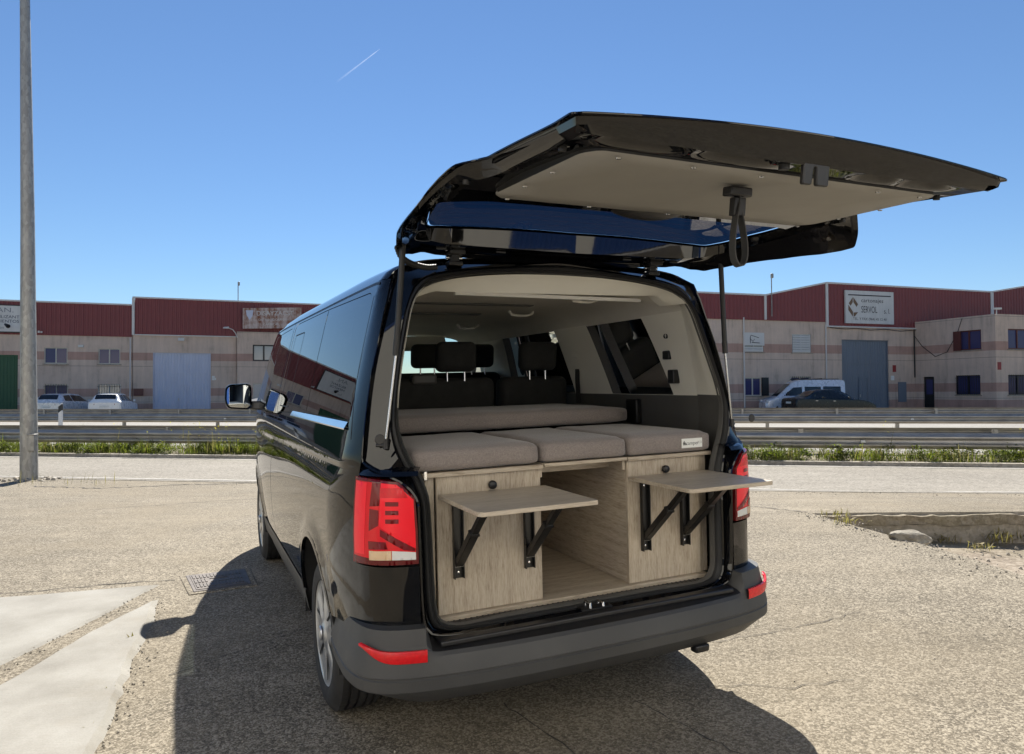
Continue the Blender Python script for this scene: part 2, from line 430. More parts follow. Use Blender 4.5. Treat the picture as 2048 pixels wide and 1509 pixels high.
def weathered(name, base, rough, streak=.5, rust=None, **kw):
    t = NT(name); co = t.coord()
    n2 = t.noise(t.coord(scale=(4, 4, .4)), 1.0, 5, .7); n = t.noise(co, 1.3, 5)
    c = t.mix(streak, tuple(base), t.ramp(t.math('ADD', t.math('MULTIPLY', n2, .6), t.math('MULTIPLY', n, .4)), [(.3, .6), (.55, 1.0), (.7, 1.15)]), 'MULTIPLY')
    if rust is not None: c = t.mix(t.ramp(t.math('ADD', t.math('MULTIPLY', n2, .5), t.math('MULTIPLY', t.noise(co, 2.1, 6, .7), .5)), [(.40, 1.0), (.56, 0.0)]), c, rust)
    M[name] = t.bsdf(c, rough, None, **kw)
weathered('red_cladding', (.20, .036, .036), .45, .35); weathered('cap_white', (.62, .60, .57), .5, .3); weathered('green_door', (.012, .085, .032), .45, .35)
weathered('blue_door', (.52, .56, .68), .5, .25); weathered('grey_door', (.155, .185, .225), .5, .3); weathered('window_brown', (.10, .025, .02), .5, .3)
weathered('sign_white', (.62, .61, .58), .5, .4); weathered('sign_rust', (.55, .46, .42), .8, .4, (.22, .075, .030)); weathered('bounce_wall', (.90, .86, .77), .8, .25)  # last one is the workshop wall, kept pale and warm as bounce fill
weathered('frame_alu', (.55, .52, .45), .45, .2); weathered('frame_black', (.014, .014, .015), .45, .2); weathered('shutter_white', (.60, .60, .58), .55, .2)
weathered('blue_paint', (.03, .09, .30), .5, .2); weathered('roof_grey', (.22, .20, .19), .8, .3); weathered('post_white', (.68, .68, .66), .6, .2); weathered('red_plate', (.28, .03, .03), .5, .2)
def mat_galv():
    t = NT('galvanised_steel'); co = t.coord()
    v = t.n('ShaderNodeTexVoronoi', feature='F1'); v.inputs['Scale'].default_value = 26; t.l(t.coord(scale=(1, 1, .45)), v.inputs['Vector'])
    sp = t.n('ShaderNodeSeparateColor'); t.l(v.outputs['Color'], sp.inputs[0])
    n = t.noise(co, 3, 5, .6)
    c = t.ramp(t.math('ADD', t.math('MULTIPLY', sp.outputs[0], .45), t.math('MULTIPLY', n, .55)), [(.25, (.24, .235, .22)), (.55, (.31, .305, .285)), (.8, (.38, .37, .345))])
    M['galv'] = t.bsdf(c, .5, t.bump(n, .1, .003), Metallic=.45)
mat_galv()
def mat_rail():
    t = NT('guard_rail_steel'); co = t.coord(); n = t.noise(co, 1.5, 6, .65); s = t.noise(t.coord(scale=(1, 1, 8)), 3, 4)
    c = t.ramp(t.math('ADD', t.math('MULTIPLY', n, .6), t.math('MULTIPLY', s, .4)), [(.3, (.22, .205, .18)), (.55, (.36, .34, .305)), (.75, (.46, .44, .40))])
    M['rail'] = t.bsdf(c, .45, t.bump(n, .1, .003), Metallic=.55)
mat_rail()
plain('cover_iron', (.10, .085, .075), .6, .25, 14, .4, 120, Metallic=.4)
def mat_weed(name, a, b, c_):
    t = NT(name); co = t.coord('Object'); n = t.noise(co, 1.6, 4, .7); f = t.noise(co, 18, 3)
    c = t.ramp(t.math('ADD', t.math('MULTIPLY', n, .6), t.math('MULTIPLY', f, .4)), [(.32, a), (.5, b), (.66, c_)])
    p = t.n('ShaderNodeBsdfPrincipled'); t.l(c, p.inputs['Base Color']); p.inputs['Roughness'].default_value = .7
    tr = t.n('ShaderNodeBsdfTranslucent'); t.l(t.mix(1.0, c, (1.0, 1.15, .5), 'MULTIPLY'), tr.inputs[0])
    mx = t.n('ShaderNodeMixShader'); mx.inputs[0].default_value = .45; t.l(p.outputs[0], mx.inputs[1]); t.l(tr.outputs[0], mx.inputs[2])
    t.l(mx.outputs[0], t.out.inputs[0]); M[name] = t.m
mat_weed('weed_green', (.075, .105, .020), (.165, .19, .032), (.29, .29, .06)); mat_weed('weed_dry', (.15, .12, .06), (.26, .21, .11), (.36, .30, .17)); mat_weed('flower_yellow', (.55, .42, .03), (.70, .58, .06), (.75, .68, .2))
def mat_rock():
    t = NT('limestone'); co = t.coord(); n = t.noise(co, 7, 7, .65); f = t.noise(co, 60, 4)
    M['rock'] = t.bsdf(t.ramp(n, [(.3, (.17, .145, .11)), (.55, (.29, .265, .215)), (.75, (.39, .365, .31))]), .9, t.bump(t.math('ADD', n, t.math('MULTIPLY', f, .3)), .8, .03))
mat_rock()
plain('crack_fill', (.045, .04, .035), .9, .3, 30); plain('road_paint', (.33, .31, .275), .7, .3, 9, .2, 200)
for n_, b_, mt in (('car_silver', (.72, .72, .72), .25), ('car_white', (.88, .88, .86), 0), ('car_dark', (.008, .012, .012), 0), ('car_blue_silver', (.70, .72, .76), .2)):
    plain(n_, b_, .28, .05, 2, Metallic=mt, Coat_Weight=0.0 if n_ == 'car_dark' else .5)
t = NT('dark_window'); M['car_window'] = t.bsdf((.012, .015, .018), .05, None, Specular_IOR_Level=.6)
t = NT('facade_pane'); M['pane'] = t.bsdf((.055, .055, .14), .10, t.bump(t.noise(t.coord(), 1.2, 2), .03, .02), Specular_IOR_Level=.3)  # purple-blue of the reflections is put into the glass colour
t = NT('pale_pane'); M['pane_pale'] = t.bsdf((.30, .32, .31), .12, t.bump(t.noise(t.coord(), 1.2, 2), .03, .02), Specular_IOR_Level=.8)
plain('car_lamp_red', (.25, .015, .015), .2); plain('car_lamp_clear', (.7, .7, .68), .15)
# ------------------------------------------------------------------ ground
def smooth(a, b, x):
    t = min(1, max(0, (x-a)/(b-a))); return t*t*(3-2*t)
def gz(X, Y):
    """the yard slopes gently under the van and levels out towards the road"""
    p = -.004 + .01671*min(3.5, max(-3.5, X)) + .01815*max(-3.0, Y)
    return p*(1 - smooth(6.7, 10.5, Y))*(1 - smooth(6, 14, abs(X)))*(1 - smooth(3, 12, -Y))
PIT = [(3.12, 7.40), (3.22, 6.76), (3.36, 6.16), (3.47, 5.76), (3.59, 5.0), (3.8, 4.0), (4.2, 3.0), (12, 3.0), (12, 7.40)]
def sheet(name, poly, mat, dz, res=.5, holes=(), kind='structure', parent=None):
    o = patch(name, poly, holes, lambda a, b: (a, b, gz(a, b) + dz), mat, parent, res, 180)
    if parent is None: tag(o, kind=kind)
    return o
near = [(-45, -30), (45, -30), (45, 60), (-45, 60)]
V, F = tri(near, [PIT], 0.7)
BIG = 3000
vs = [(a, b, gz(a, b)) for a, b in V]; fs = [tuple(f) for f in F.tolist()]
b0 = len(vs); vs += [(-45, -30, 0), (45, -30, 0), (45, 60, 0), (-45, 60, 0), (-BIG, -BIG, 0), (BIG, -BIG, 0), (BIG, BIG, 0), (-BIG, BIG, 0)]
fs += [(b0+4, b0+5, b0+1, b0), (b0+5, b0+6, b0+2, b0+1), (b0+6, b0+7, b0+3, b0+2), (b0+7, b0+4, b0, b0+3)]
ground = tag(mk('ground', vs, fs, M['apron'], None, 180), kind='structure')
# sunken plot beyond the yard edge, with the broken road edge standing over it
pf = patch('sunken_plot', grow(PIT, .02), [], lambda a, b: (a, b, -.13 + .02*math.sin(a*2.1)*math.cos(b*1.7) + .10*smooth(4.2, 3.0, b)), M['dirt'], None, .25, 180); tag(pf, kind='structure')
mb = MB(); e = densify(PIT, .25)
rr = [(a + random.uniform(-.01, .01), b) for a, b in e]
mb.add([(a, b, gz(a, b) - .001) for a, b in e] + [(a, b, -.25) for a, b in rr], [(i, (i+1) % len(e), len(e)+(i+1) % len(e), len(e)+i) for i in range(len(e))])
tag(mb.build('yard_edge', M['old_concrete'], None), kind='structure')
# kerb wall of broken concrete under the asphalt layer at the far side of the plot
kw = thing('kerb_wall', 'low broken concrete wall edging the road above the sunken plot', 'wall', (0, 0, 0))
def wall_strip(z0, z1, y0, rough, seed):
    r = random.Random(seed); mb = MB(); xs = np.arange(3.02, 12.01, .07); rows = []
    for z, dy in ((z0, 0), ((z0+z1)/2, .0), (z1, 0), (z1, .35)):
        rows.append([(x, y0 + dy + r.uniform(-rough, rough), z + r.uniform(-rough, rough)*.6) for x in xs])
    mb.grid(rows); return mb
wall_strip(-.2, .055, 7.36, .012, 3).build('concrete_base', M['old_concrete'], kw, 30)
wall_strip(.052, .150, 7.33, .02, 5).build('asphalt_layer', M['dirt'], kw, 20)
# side road, verge, dual carriageway and far yard (the road runs a little towards us on the right)
def rd(X, Y0, k=-.175): return Y0 + k*X
def strip(a, b, x0=-60, x1=60): return [(x0, rd(x0, a)), (x1, rd(x1, a)), (x1, rd(x1, b)), (x0, rd(x0, b))]
sheet('side_road', strip(10.75, 14.62), M['road_grey'], .006, 1.5)
sheet('verge', strip(14.62, 17.6), M['dirt'], .009, 1.5)
sheet('carriageway', strip(17.6, 24.6), M['road_pale'], .006, 2.5)
sheet('median', strip(24.6, 26.3), M['dirt'], .008, 2.5)
sheet('far_carriageway', strip(26.3, 33.0), M['road_pale'], .006, 2.5)
for a, wd in ((10.9, .09), (14.3, .09), (17.95, .12), (24.2, .12), (26.7, .12)):
    tag(sheet('painted_line', strip(a, a+wd), M['road_paint'], .011, 3), kind='structure')
# kerb between the side road and the verge
mb = MB(); xs = np.arange(-40, 40.1, 2.0)
mb.grid([[(x, rd(x, 14.60)+dy, z) for x in xs] for dy, z in ((0, 0), (.0, .075), (.10, .08), (.12, 0))])
tag(mb.build('kerb', M['old_concrete'], None, 30), kind='structure')
# pale concrete slabs by the corner of the yard, a strip of asphalt between them
def slab(poly, h):
    P = densify(poly, .10); P = [(a + random.uniform(-.006, .006), b + random.uniform(-.006, .006)) for a, b in P]
    patch_ = tri(P, [], .2); V, F = patch_; Q = grow(P, .05 + .0*len(P)); Q = [(a + random.uniform(-.012, .012), b + random.uniform(-.012, .012)) for a, b in Q]; n = len(P)
    o = mk('concrete_slab', [(a, b, gz(a, b)+h) for a, b in V], [tuple(f) for f in F.tolist()], M['slab'], None); tag(o, kind='structure')
    e = mk('slab_edge', [(a, b, gz(a, b)+h) for a, b in P] + [(a, b, gz(a, b)-.01) for a, b in Q], [(i, (i+1) % n, n+(i+1) % n, n+i) for i in range(n)], M['slab'], o)
slab([(-9.5, 3.75), (-3.6, 4.97), (-2.64, 5.20), (-2.66, 4.53), (-2.76, 3.72), (-2.75, 2.0), (-9.5, 1.2)], .010)
slab([(-2.43, 4.76), (-2.28, 4.42), (-2.05, 3.75), (-1.80, 3.12), (-1.70, 2.8), (-1.55, 2.1), (-2.2, 1.9), (-2.46, 2.8), (-2.50, 3.47), (-2.49, 4.2)], .026)
# cracks and seams in the yard
def crack(pts, wd, jit=.02, seed=1):
    r = random.Random(seed); P = densify(pts, .06, False); vs = []; fs = []
    for i, (a, b) in enumerate(P):
        j = r.uniform(-jit, jit); k = wd*r.uniform(.25, 1.0); q = P[min(i+1, len(P)-1)]; p0 = P[max(i-1, 0)]
        dx, dy = q[0]-p0[0], q[1]-p0[1]; L = math.hypot(dx, dy) or 1; nx, ny = -dy/L, dx/L
        for s in (-1, 1):
            x, y = a+nx*(j+s*k/2), b+ny*(j+s*k/2); vs.append((x, y, gz(x, y)+.004))
    fs = [(2*i, 2*i+1, 2*i+3, 2*i+2) for i in range(len(P)-1)]
    tag(mk('pavement_crack', vs, fs, M['crack_fill'], None), kind='structure')
crack([(.55, 3.2), (.75, 2.9), (1.0, 2.55)], .008, .01, 1); crack([(-.05, 3.2), (.25, 2.75), (.5, 2.3)], .009, .008, 2)
crack([(.95, 3.85), (1.35, 3.95), (1.75, 4.12), (2.1, 4.3)], .007, .018, 3); crack([(.9, 3.35), (1.3, 3.3), (1.6, 3.36)], .006, .02, 4)
crack([(-3.9, 5.0), (-3.0, 5.28), (-2.55, 5.36)], .016, .015, 5); crack([(-7.6, 11.2), (-6.4, 10.9), (-5.2, 11.3), (-3.9, 11.45)], .05, .05, 6)
crack([(-1.75, 3.6), (-1.2, 4.3), (-.9, 4.75)], .007, .012, 8)
crack([(-5.2, 8.6), (-3.8, 9.5), (-2.6, 10.0)], .02, .03, 7); crack([(2.55, 8.3), (2.9, 7.8), (3.1, 7.5)], .03, .03, 9)

# cast iron access cover in its concrete surround
A, B_, C_, D_ = (np.array(p) for p in ((-2.494, 5.432), (-2.124, 5.587), (-1.924, 5.185), (-2.254, 5.027)))
def cov(u, v): return (1-u)*(1-v)*A + u*(1-v)*B_ + u*v*C_ + (1-u)*v*D_
cv = thing('drain_cover', 'rusty cast iron access cover with raised bars set in the yard', 'manhole cover', (0, 0, 0))
def cquad(mb, u0, u1, v0, v1, z0, z1):
    P = [cov(u0, v0), cov(u1, v0), cov(u1, v1), cov(u0, v1)]
    mb.hexa([(p[0], p[1], gz(*p)+z0) for p in P[::-1]] + [(p[0], p[1], gz(*p)+z1) for p in P[::-1]])
mb = MB(); cquad(mb, -.13, 1.13, -.13, 1.13, -.02, .006); mb.build('surround', M['apron'], cv, bevel=.004)
mb = MB(); cquad(mb, -.03, 1.03, -.03, 1.03, -.02, .010); mb.build('frame', M['cover_iron'], cv, bevel=.003)
mb = MB(); cquad(mb, .03, .97, .04, .96, -.02, .0135); mb.build('lid', M['cover_iron'], cv)
mb = MB()
for i in range(14):
    for j in range(3):
        if .3 < (i+.5)/14 < .7 and j == 1: continue
        u = .06+.88*i/14; v = .09+.84*j/3; cquad(mb, u, u+.035, v, v+.22, .0125, .0185)
cquad(mb, .34, .66, .38, .42, .0125, .018); cquad(mb, .34, .66, .58, .62, .0125, .018)
mb.build('raised_bars', M['cover_iron'], cv)

# limestone lump left on the yard edge
def rock(name, c, r, seed, sub=4):
    bm = bmesh.new(); bmesh.ops.create_icosphere(bm, subdivisions=sub, radius=1); g = np.random.default_rng(seed)
    dirs = g.normal(size=(26, 3)); dirs /= np.linalg.norm(dirs, axis=1)[:, None]; hh = g.uniform(.66, .95, 26)
    from mathutils import noise as mn
    for v in bm.verts:
        d = np.array(v.co); k = min([1.0] + [h/max(1e-3, float(d@q)) for q, h in zip(dirs, hh) if d@q > .05])
        k *= 1 + .10*mn.noise(v.co*3.1+Vector((seed, 0, 0))) + .05*mn.noise(v.co*9)
        v.co = Vector((c[0]+d[0]*k*r[0], c[1]+d[1]*k*r[1], c[2]+d[2]*k*r[2]))
    me = bpy.data.meshes.new(name); bm.to_mesh(me); bm.free(); me.materials.append(M['rock'])
    me.polygons.foreach_set('use_smooth', [True]*len(me.polygons)); me.set_sharp_from_angle(angle=R(28))
    o = bpy.data.objects.new(name, me); col.objects.link(o); return o
o = rock('boulder', (3.44, 6.14, .155), (.205, .13, .085), 11); o.rotation_euler = (0, 0, 0)
tag(o, 'rough pale limestone lump lying on the edge of the sunken plot', 'rock')
o = rock('stone', (3.68, 5.86, .03), (.06, .05, .04), 5, 3); tag(o, 'small loose stone fallen beside the pale limestone lump', 'rock')

# loose grit along edges and in the joints
def grit(n, where, r0, r1, seed):
    r = random.Random(seed); vs = []; fs = []
    for _ in range(n):
        x, y, z = where(r); q = r0*(r1/r0)**r.random(); a = r.uniform(0, 6.28); b = len(vs)
        for k in range(5): vs.append((x + q*math.cos(a+k*1.257)*r.uniform(.7, 1.2), y + q*math.sin(a+k*1.257)*r.uniform(.7, 1.2), z - q*.2))
        for k in range(3): vs.append((x + q*.5*math.cos(a+k*2.09), y + q*.5*math.sin(a+k*2.09), z + q*r.uniform(.5, .9)))
        fs += [(b, b+1, b+5), (b+1, b+2, b+6, b+5), (b+2, b+3, b+6), (b+3, b+4, b+7, b+6), (b+4, b, b+5, b+7), (b+5, b+6, b+7)]
    return vs, fs
def along(P, sp):
    def f(r):
        k = r.randrange(len(P)-1); t_ = r.random(); x = P[k][0]+(P[k+1][0]-P[k][0])*t_ + r.gauss(0, sp); y = P[k][1]+(P[k+1][1]-P[k][1])*t_ + r.gauss(0, sp); return x, y, gz(x, y)+.003
    return f
gv, gf = [], []
for n_, wh, a_, b_, sd_ in ((260, along([(-2.64, 5.20), (-2.70, 4.0), (-2.75, 2.4)], .05), .002, .007, 1), (260, along([(-2.40, 4.78), (-2.0, 3.72), (-1.66, 2.75)], .06), .002, .008, 2), (260, along([(3.05, 7.4), (3.2, 6.76), (3.4, 5.76), (3.52, 5.0)], .10), .003, .012, 3), (500, along([(-12, 12.75), (-4, 11.4), (4, 10.0), (10, 9.0)], .25), .004, .013, 4), (400, lambda r: ((lambda x, y: (x, y, gz(x, y)+.002))(r.uniform(-4, 3.4), r.uniform(1.6, 9))), .002, .006, 5), (220, lambda r: (r.uniform(3.6, 7), r.uniform(5.5, 7.3), -.125), .005, .022, 6)):
    v_, f_ = grit(n_, wh, a_, b_, sd_); o_ = len(gv); gv += v_; gf += [tuple(i + o_ for i in q) for q in f_]
tag(mk('loose_grit', gv, gf, M['old_concrete'], None), kind='stuff')

# ------------------------------------------------------------------ weeds
class Weeds:
    def __init__(s): s.v = []; s.f = []
    def leaf(s, p, d, L, wd, droop=.3):
        d = Vector(d).normalized(); side = d.cross(Vector((0, 0, 1)))
        side = side.normalized() if side.length > .05 else Vector((1, 0, 0)); p = Vector(p); b = len(s.v)
        m = p + d*L*.5; e = p + d*L + Vector((0, 0, -droop*L*.5))
        s.v += [tuple(p), tuple(m - side*wd/2), tuple(m + side*wd/2), tuple(e)]; s.f += [(b, b+1, b+2), (b+1, b+3, b+2)]
    def grass(s, c, n, h, sp):
        for _ in range(n):
            a = random.uniform(0, 2*math.pi); q = random.random()*sp
            p = (c[0]+q*math.cos(a), c[1]+q*math.sin(a), c[2]); L = h*random.uniform(.5, 1.1)
            s.leaf(p, (random.gauss(0, .28), random.gauss(0, .28), 1), L, random.uniform(.006, .014), random.uniform(0, .6))
    def bush(s, c, h, r, n):
        for _ in range(n):
            a = random.uniform(0, 2*math.pi); q = r*math.sqrt(random.random()); t = random.random()**.7
            p = (c[0]+q*math.cos(a)*(1-.35*t), c[1]+q*math.sin(a)*(1-.35*t), c[2]+h*t*(1-.35*(q/r)**2))
            s.leaf(p, (math.cos(a)+random.gauss(0, .6), math.sin(a)+random.gauss(0, .6), random.uniform(.1, 1.1)), random.uniform(.04, .10), random.uniform(.018, .04))
    def build(s, name, mat): return tag(mk(name, s.v, s.f, mat), kind='stuff')
gr, dry, fl = Weeds(), Weeds(), Weeds()
for i in range(2300):
    x = random.uniform(-21, 19); k = random.random(); y = rd(x, 14.78 + 1.15*k); z = .01
    t_ = .5 + .5*math.sin(x*1.3)*math.sin(x*.47+1.3)
    if math.sin(x*2.7+1)*math.sin(x*.9) > .55 and random.random() < .8: continue
    if x < -1: gr.grass((x, y, z), 14, random.uniform(.24, .52)*(.75+.5*t_), .12)
    else: gr.grass((x, y, z), 8, random.uniform(.18, .40), .12)
    if random.random() < .55: dry.grass((x, y, z), 5, random.uniform(.25, .52), .16)
for i in range(430):
    x = random.uniform(-21, 19); y = rd(x, 14.8 + 1.2*random.random())
    h = random.uniform(.22, .42)*(1.05 if x > 0 else .95); gr.bush((x, y, .0), h, random.uniform(.15, .34), 150)
for i in range(120):
    x = random.uniform(-8, -3) if i % 3 else random.uniform(-20, 15); y = rd(x, 14.85 + random.random())
    h = random.uniform(.35, .85); dry.leaf((x, y, 0), (random.gauss(0, .12), random.gauss(0, .12), 1), h, .012, 0)
    for _ in range(3):
        p = (x+random.gauss(0, .05), y+random.gauss(0, .05), h*random.uniform(.75, 1.05)); 
        for _ in range(2): fl.leaf(p, (random.gauss(0, 1), random.gauss(0, 1), random.gauss(.4, .6)), .026, .022)
for i in range(420):
    x = random.uniform(-26, 24); y = rd(x, random.choice((17.0, 25.0, 25.9, 17.2))+random.uniform(-.3, .3)); (dry if random.random() < .5 else gr).grass((x, y, 0), 7, random.uniform(.1, .3), .2)
for (x, y, n, h) in ((3.25, 7.1, 8, .12), (3.5, 6.75, 10, .16), (3.75, 7.25, 14, .2), (3.9, 7.2, 6, .12), (5.0, 7.2, 12, .2), (5.4, 7.25, 9, .18), (3.2, 6.7, 5, .1), (6, 6.5, 20, .3), (4.6, 6.9, 6, .14), (4.4, 7.3, 8, .12)):
    z = -.13 if x > 3.3 else gz(x, y)
    for _ in range(4): dry.grass((x+random.gauss(0, .07), y+random.gauss(0, .05), z), n, h, .10); dry.bush((x+random.gauss(0, .06), y+random.gauss(0, .05), z), h*.6, .06, n//2)
for (x, y, h) in ((-1.93, 3.42, .05), (-2.2, 4.1, .035), (-1.80, 3.05, .03)): [gr.leaf((x, y, gz(x, y)+.005), (random.gauss(0, 1), random.gauss(0, 1), .8), .03, .012) for _ in range(8)]; dry.grass((x, y, gz(x, y)), 3, .06, .02)
for i in range(24):
    x = random.uniform(-7.9, -6.0); y = 11.2+random.gauss(0, .15); dry.leaf((x, y, 0), (random.gauss(0, .15), 0, 1), random.uniform(.1, .3), .01, 0)
gr.build('verge_weeds', M['weed_green']); dry.build('dry_grass', M['weed_dry']); fl.build('yellow_flowers', M['flower_yellow'])
# ------------------------------------------------------------------ lamp post
lp = thing('lamp_post', 'tall tapered galvanised steel lamp post at the side road', 'lamp post', (-8.25, 12.07, 0))
mb = MB(); n = 12
mb.tube([(0, 0, -.05), (-.06, 0, 4.5), (-.16, 0, 9.4)], .1, 16, True, [.137, .105, .066]); mb.build('shaft', M['galv'], lp, 50)
mb = MB(); mb.tube([(-.16, 0, 9.35), (-.16, .25, 9.75), (-.16, 1.0, 9.95), (-.16, 1.5, 9.98)], .03, 10); mb.build('arm', M['galv'], lp, 50)
mb = MB(); mb.hexa([(-.28, 1.4, 9.92), (-.04, 1.4, 9.92), (-.06, 2.0, 9.95), (-.26, 2.0, 9.95), (-.26, 1.4, 10.05), (-.06, 1.4, 10.05), (-.08, 1.95, 10.0), (-.24, 1.95, 10.0)]); mb.build('lamp_head', M['galv'], lp, bevel=.02)
mb = MB(); mb.box(.055, .165, -.13, -.03, .50, .76); mb.box(.05, .17, -.14, -.02, .76, .785); mb.build('connection_box', M['galv'], lp, bevel=.006)
mb = MB()
for i in range(26):
    a = i*2.4; q = .16+.2*random.random(); x, y = q*1.4*math.cos(a), q*math.sin(a)*.8; h = random.uniform(.015, .05)
    mb.hexa([(x-.05, y-.04, -.02), (x+.06, y-.05, -.02), (x+.05, y+.05, -.02), (x-.06, y+.04, -.02), (x-.03, y-.02, h), (x+.03, y-.03, h*.8), (x+.02, y+.03, h), (x-.03, y+.02, h*.7)])
mb.build('footing', M['old_concrete'], lp)

# ------------------------------------------------------------------ guard rails
def rail(name, label, Y0, front, x0=-34, x1=30, gap=4.0, top=.59, seed=1):
    """W-beam on posts; front=-1 faces us, +1 faces away"""
    r = random.Random(seed); ang = math.atan(-.175); t = thing(name, label, 'guard rail', (0, Y0, 0), ang, 'guard rails along the dual carriageway')
    s = 1/math.cos(ang); x0 *= s; x1 *= s
    prof = [(0, .0), (.012, .0), (.045, .03), (.078, .06), (.078, .085), (.03, .115), (.018, .135), (.018, .165), (.03, .185), (.078, .215), (.078, .24), (.045, .27), (.012, .31), (0, .31)]
    xs = np.arange(x0, x1+.01, 2.0); mb = MB()
    mb.grid([[(x, front*(.06+d)+r.uniform(-.004, .004), top-.31+h) for x in xs] for d, h in prof]); o = mb.build('beam', M['rail'], t, 28)
    m = o.modifiers.new('s', 'SOLIDIFY'); m.thickness = .004
    me_p = None
    k = 0; x = x0+1.2
    while x < x1:
        if me_p is None:
            mb = MB(); mb.box(-.05, .05, -.045, -.037, -.3, top-.03); mb.box(-.05, -.042, -.045, .045, -.3, top-.03); mb.box(.042, .05, -.045, .045, -.3, top-.03)
            p = mb.build('post', M['rail'], t); me_p = p.data
            mb = MB(); mb.box(-.04, .04, -.07, .07, 0, .02); rf0 = None
        else:
            p = bpy.data.objects.new('post', me_p); col.objects.link(p); p.parent = t
        p.location = (x, -front*.0 + (.06 if front < 0 else -.06), 0); p.rotation_euler = (r.gauss(0, .01), r.gauss(0, .012), 0)
        if k % 3 == 1:
            mb = MB(); mb.hexa([(-.05, -.012, 0), (.05, -.012, 0), (.05, .012, 0), (-.05, .012, 0), (-.035, -.01, .05), (.035, -.01, .05), (.035, .01, .05), (-.035, .01, .05)])
            q = mb.build('reflector', M['post_white'], t); q.location = (x+.4, front*.10, top-.19)
        k += 1; x += gap
    return t
rail('guard_rail', 'nearest guard rail, standing in the green verge of the side road', 15.35, -1, seed=1)
rail('guard_rail', 'guard rail just behind the nearest one, facing the carriageway', 17.3, 1, seed=2)
rail('guard_rail', 'guard rail in the middle of the dual carriageway', 24.9, -1, seed=3, x0=-40, x1=36, top=.66)
rail('guard_rail', 'farthest guard rail, in front of the parked cars', 33.6, 1, seed=4, x0=-46, x1=40, top=.64)
dl = thing('delineator_post', 'white delineator post with a black band beside the median rail', 'road marker', (-17.2, 26.9, 0), 0)
mb = MB(); mb.hexa([(-.06, -.05, 0), (.06, -.05, 0), (.05, .05, 0), (-.05, .05, 0), (-.06, -.05, 1.02), (.06, -.05, 1.12), (.05, .05, 1.12), (-.05, .05, 1.02)]); mb.build('post', M['post_white'], dl)
mb = MB(); mb.hexa([(-.063, -.053, .74), (.063, -.053, .84), (.053, .053, .84), (-.053, .053, .74), (-.063, -.053, .98), (.063, -.053, 1.07), (.053, .053, 1.07), (-.053, .053, .98)]); mb.build('black_band', M['frame_black'], dl)

# ------------------------------------------------------------------ warehouses
def corrugated(x0, x1, zf0, zf1, pitch=.26, amp=.035, y=-.04):
    """vertical trapezoid sheet between z=zf0(x) and zf1(x)"""
    P = []; x = x0
    while x < x1 - 1e-6:
        P += [(x, 0), (x+pitch*.18, 0), (x+pitch*.30, 1), (x+pitch*.70, 1), (x+pitch*.82, 0)]; x += pitch
    P = [(a, b) for a, b in P if a <= x1] + [(x1, 0)]
    mb = MB(); mb.grid([[(a, y-amp*b, z(a)) for a, b in P] for z in (zf0, zf1)]); return mb

def wall_with(poly, holes, depth=.22, y=0.0):
    """flat wall in x,z with openings that have real reveals"""
    V, F = tri(poly, holes, 3.0); mb = MB(); mb.add([(a, y, b) for a, b in V], [tuple(f) for f in F.tolist()])
    for h in holes:
        n = len(h); mb.add([(a, y, b) for a, b in h] + [(a, y+depth, b) for a, b in h], [(i, (i+1) % n, n+(i+1) % n, n+i) for i in range(n)])
    return mb
def rect(a, b, c, d): return [(a, c), (b, c), (b, d), (a, d)]

def window(par, x0, x1, z0, z1, frame, pane, y=0.0, leaves=2, sill=True, bars=0, fw=.055):
    w_ = MB(); w_.box(x0-.01, x0+fw, y+.05, y+.13, z0-.01, z1+.01); w_.box(x1-fw, x1+.01, y+.05, y+.13, z0-.01, z1+.01); w_.box(x0+fw, x1-fw, y+.05, y+.13, z0-.01, z0+fw); w_.box(x0+fw, x1-fw, y+.05, y+.13, z1-fw, z1+.01)
    for k in range(1, leaves):
        c = x0+(x1-x0)*k/leaves; w_.box(c-fw*.6, c+fw*.6, y+.045, y+.125, z0+fw, z1-fw)
    o = w_.build('window', frame, par)
    for k in range(leaves):
        a, b = x0+(x1-x0)*k/leaves+fw*.6, x0+(x1-x0)*(k+1)/leaves-fw*.6; g = MB(); tl = random.uniform(-.012, .012)
        g.add([(a, y+.10+tl, z0+fw), (b, y+.10-tl, z0+fw), (b, y+.10-tl, z1-fw), (a, y+.10+tl, z1-fw)], [(0, 1, 2, 3)]); g.build('pane', pane, o)
    if sill: s_ = MB(); s_.box(x0-.08, x1+.08, y-.06, y+.05, z0-.07, z0-.012); s_.build('sill', M['old_concrete'], o)
    if bars:
        b_ = MB()
        for k in range(bars): c = x0+(x1-x0)*(k+.5)/bars; b_.box(c-.009, c+.009, y-.05, y-.03, z0-.02, z1+.02)
        for zz in (z0+.15, z1-.15): b_.box(x0-.04, x1+.04, y-.055, y-.03, zz-.012, zz+.012)
        b_.build('grille', M['frame_black'], o)
    return o

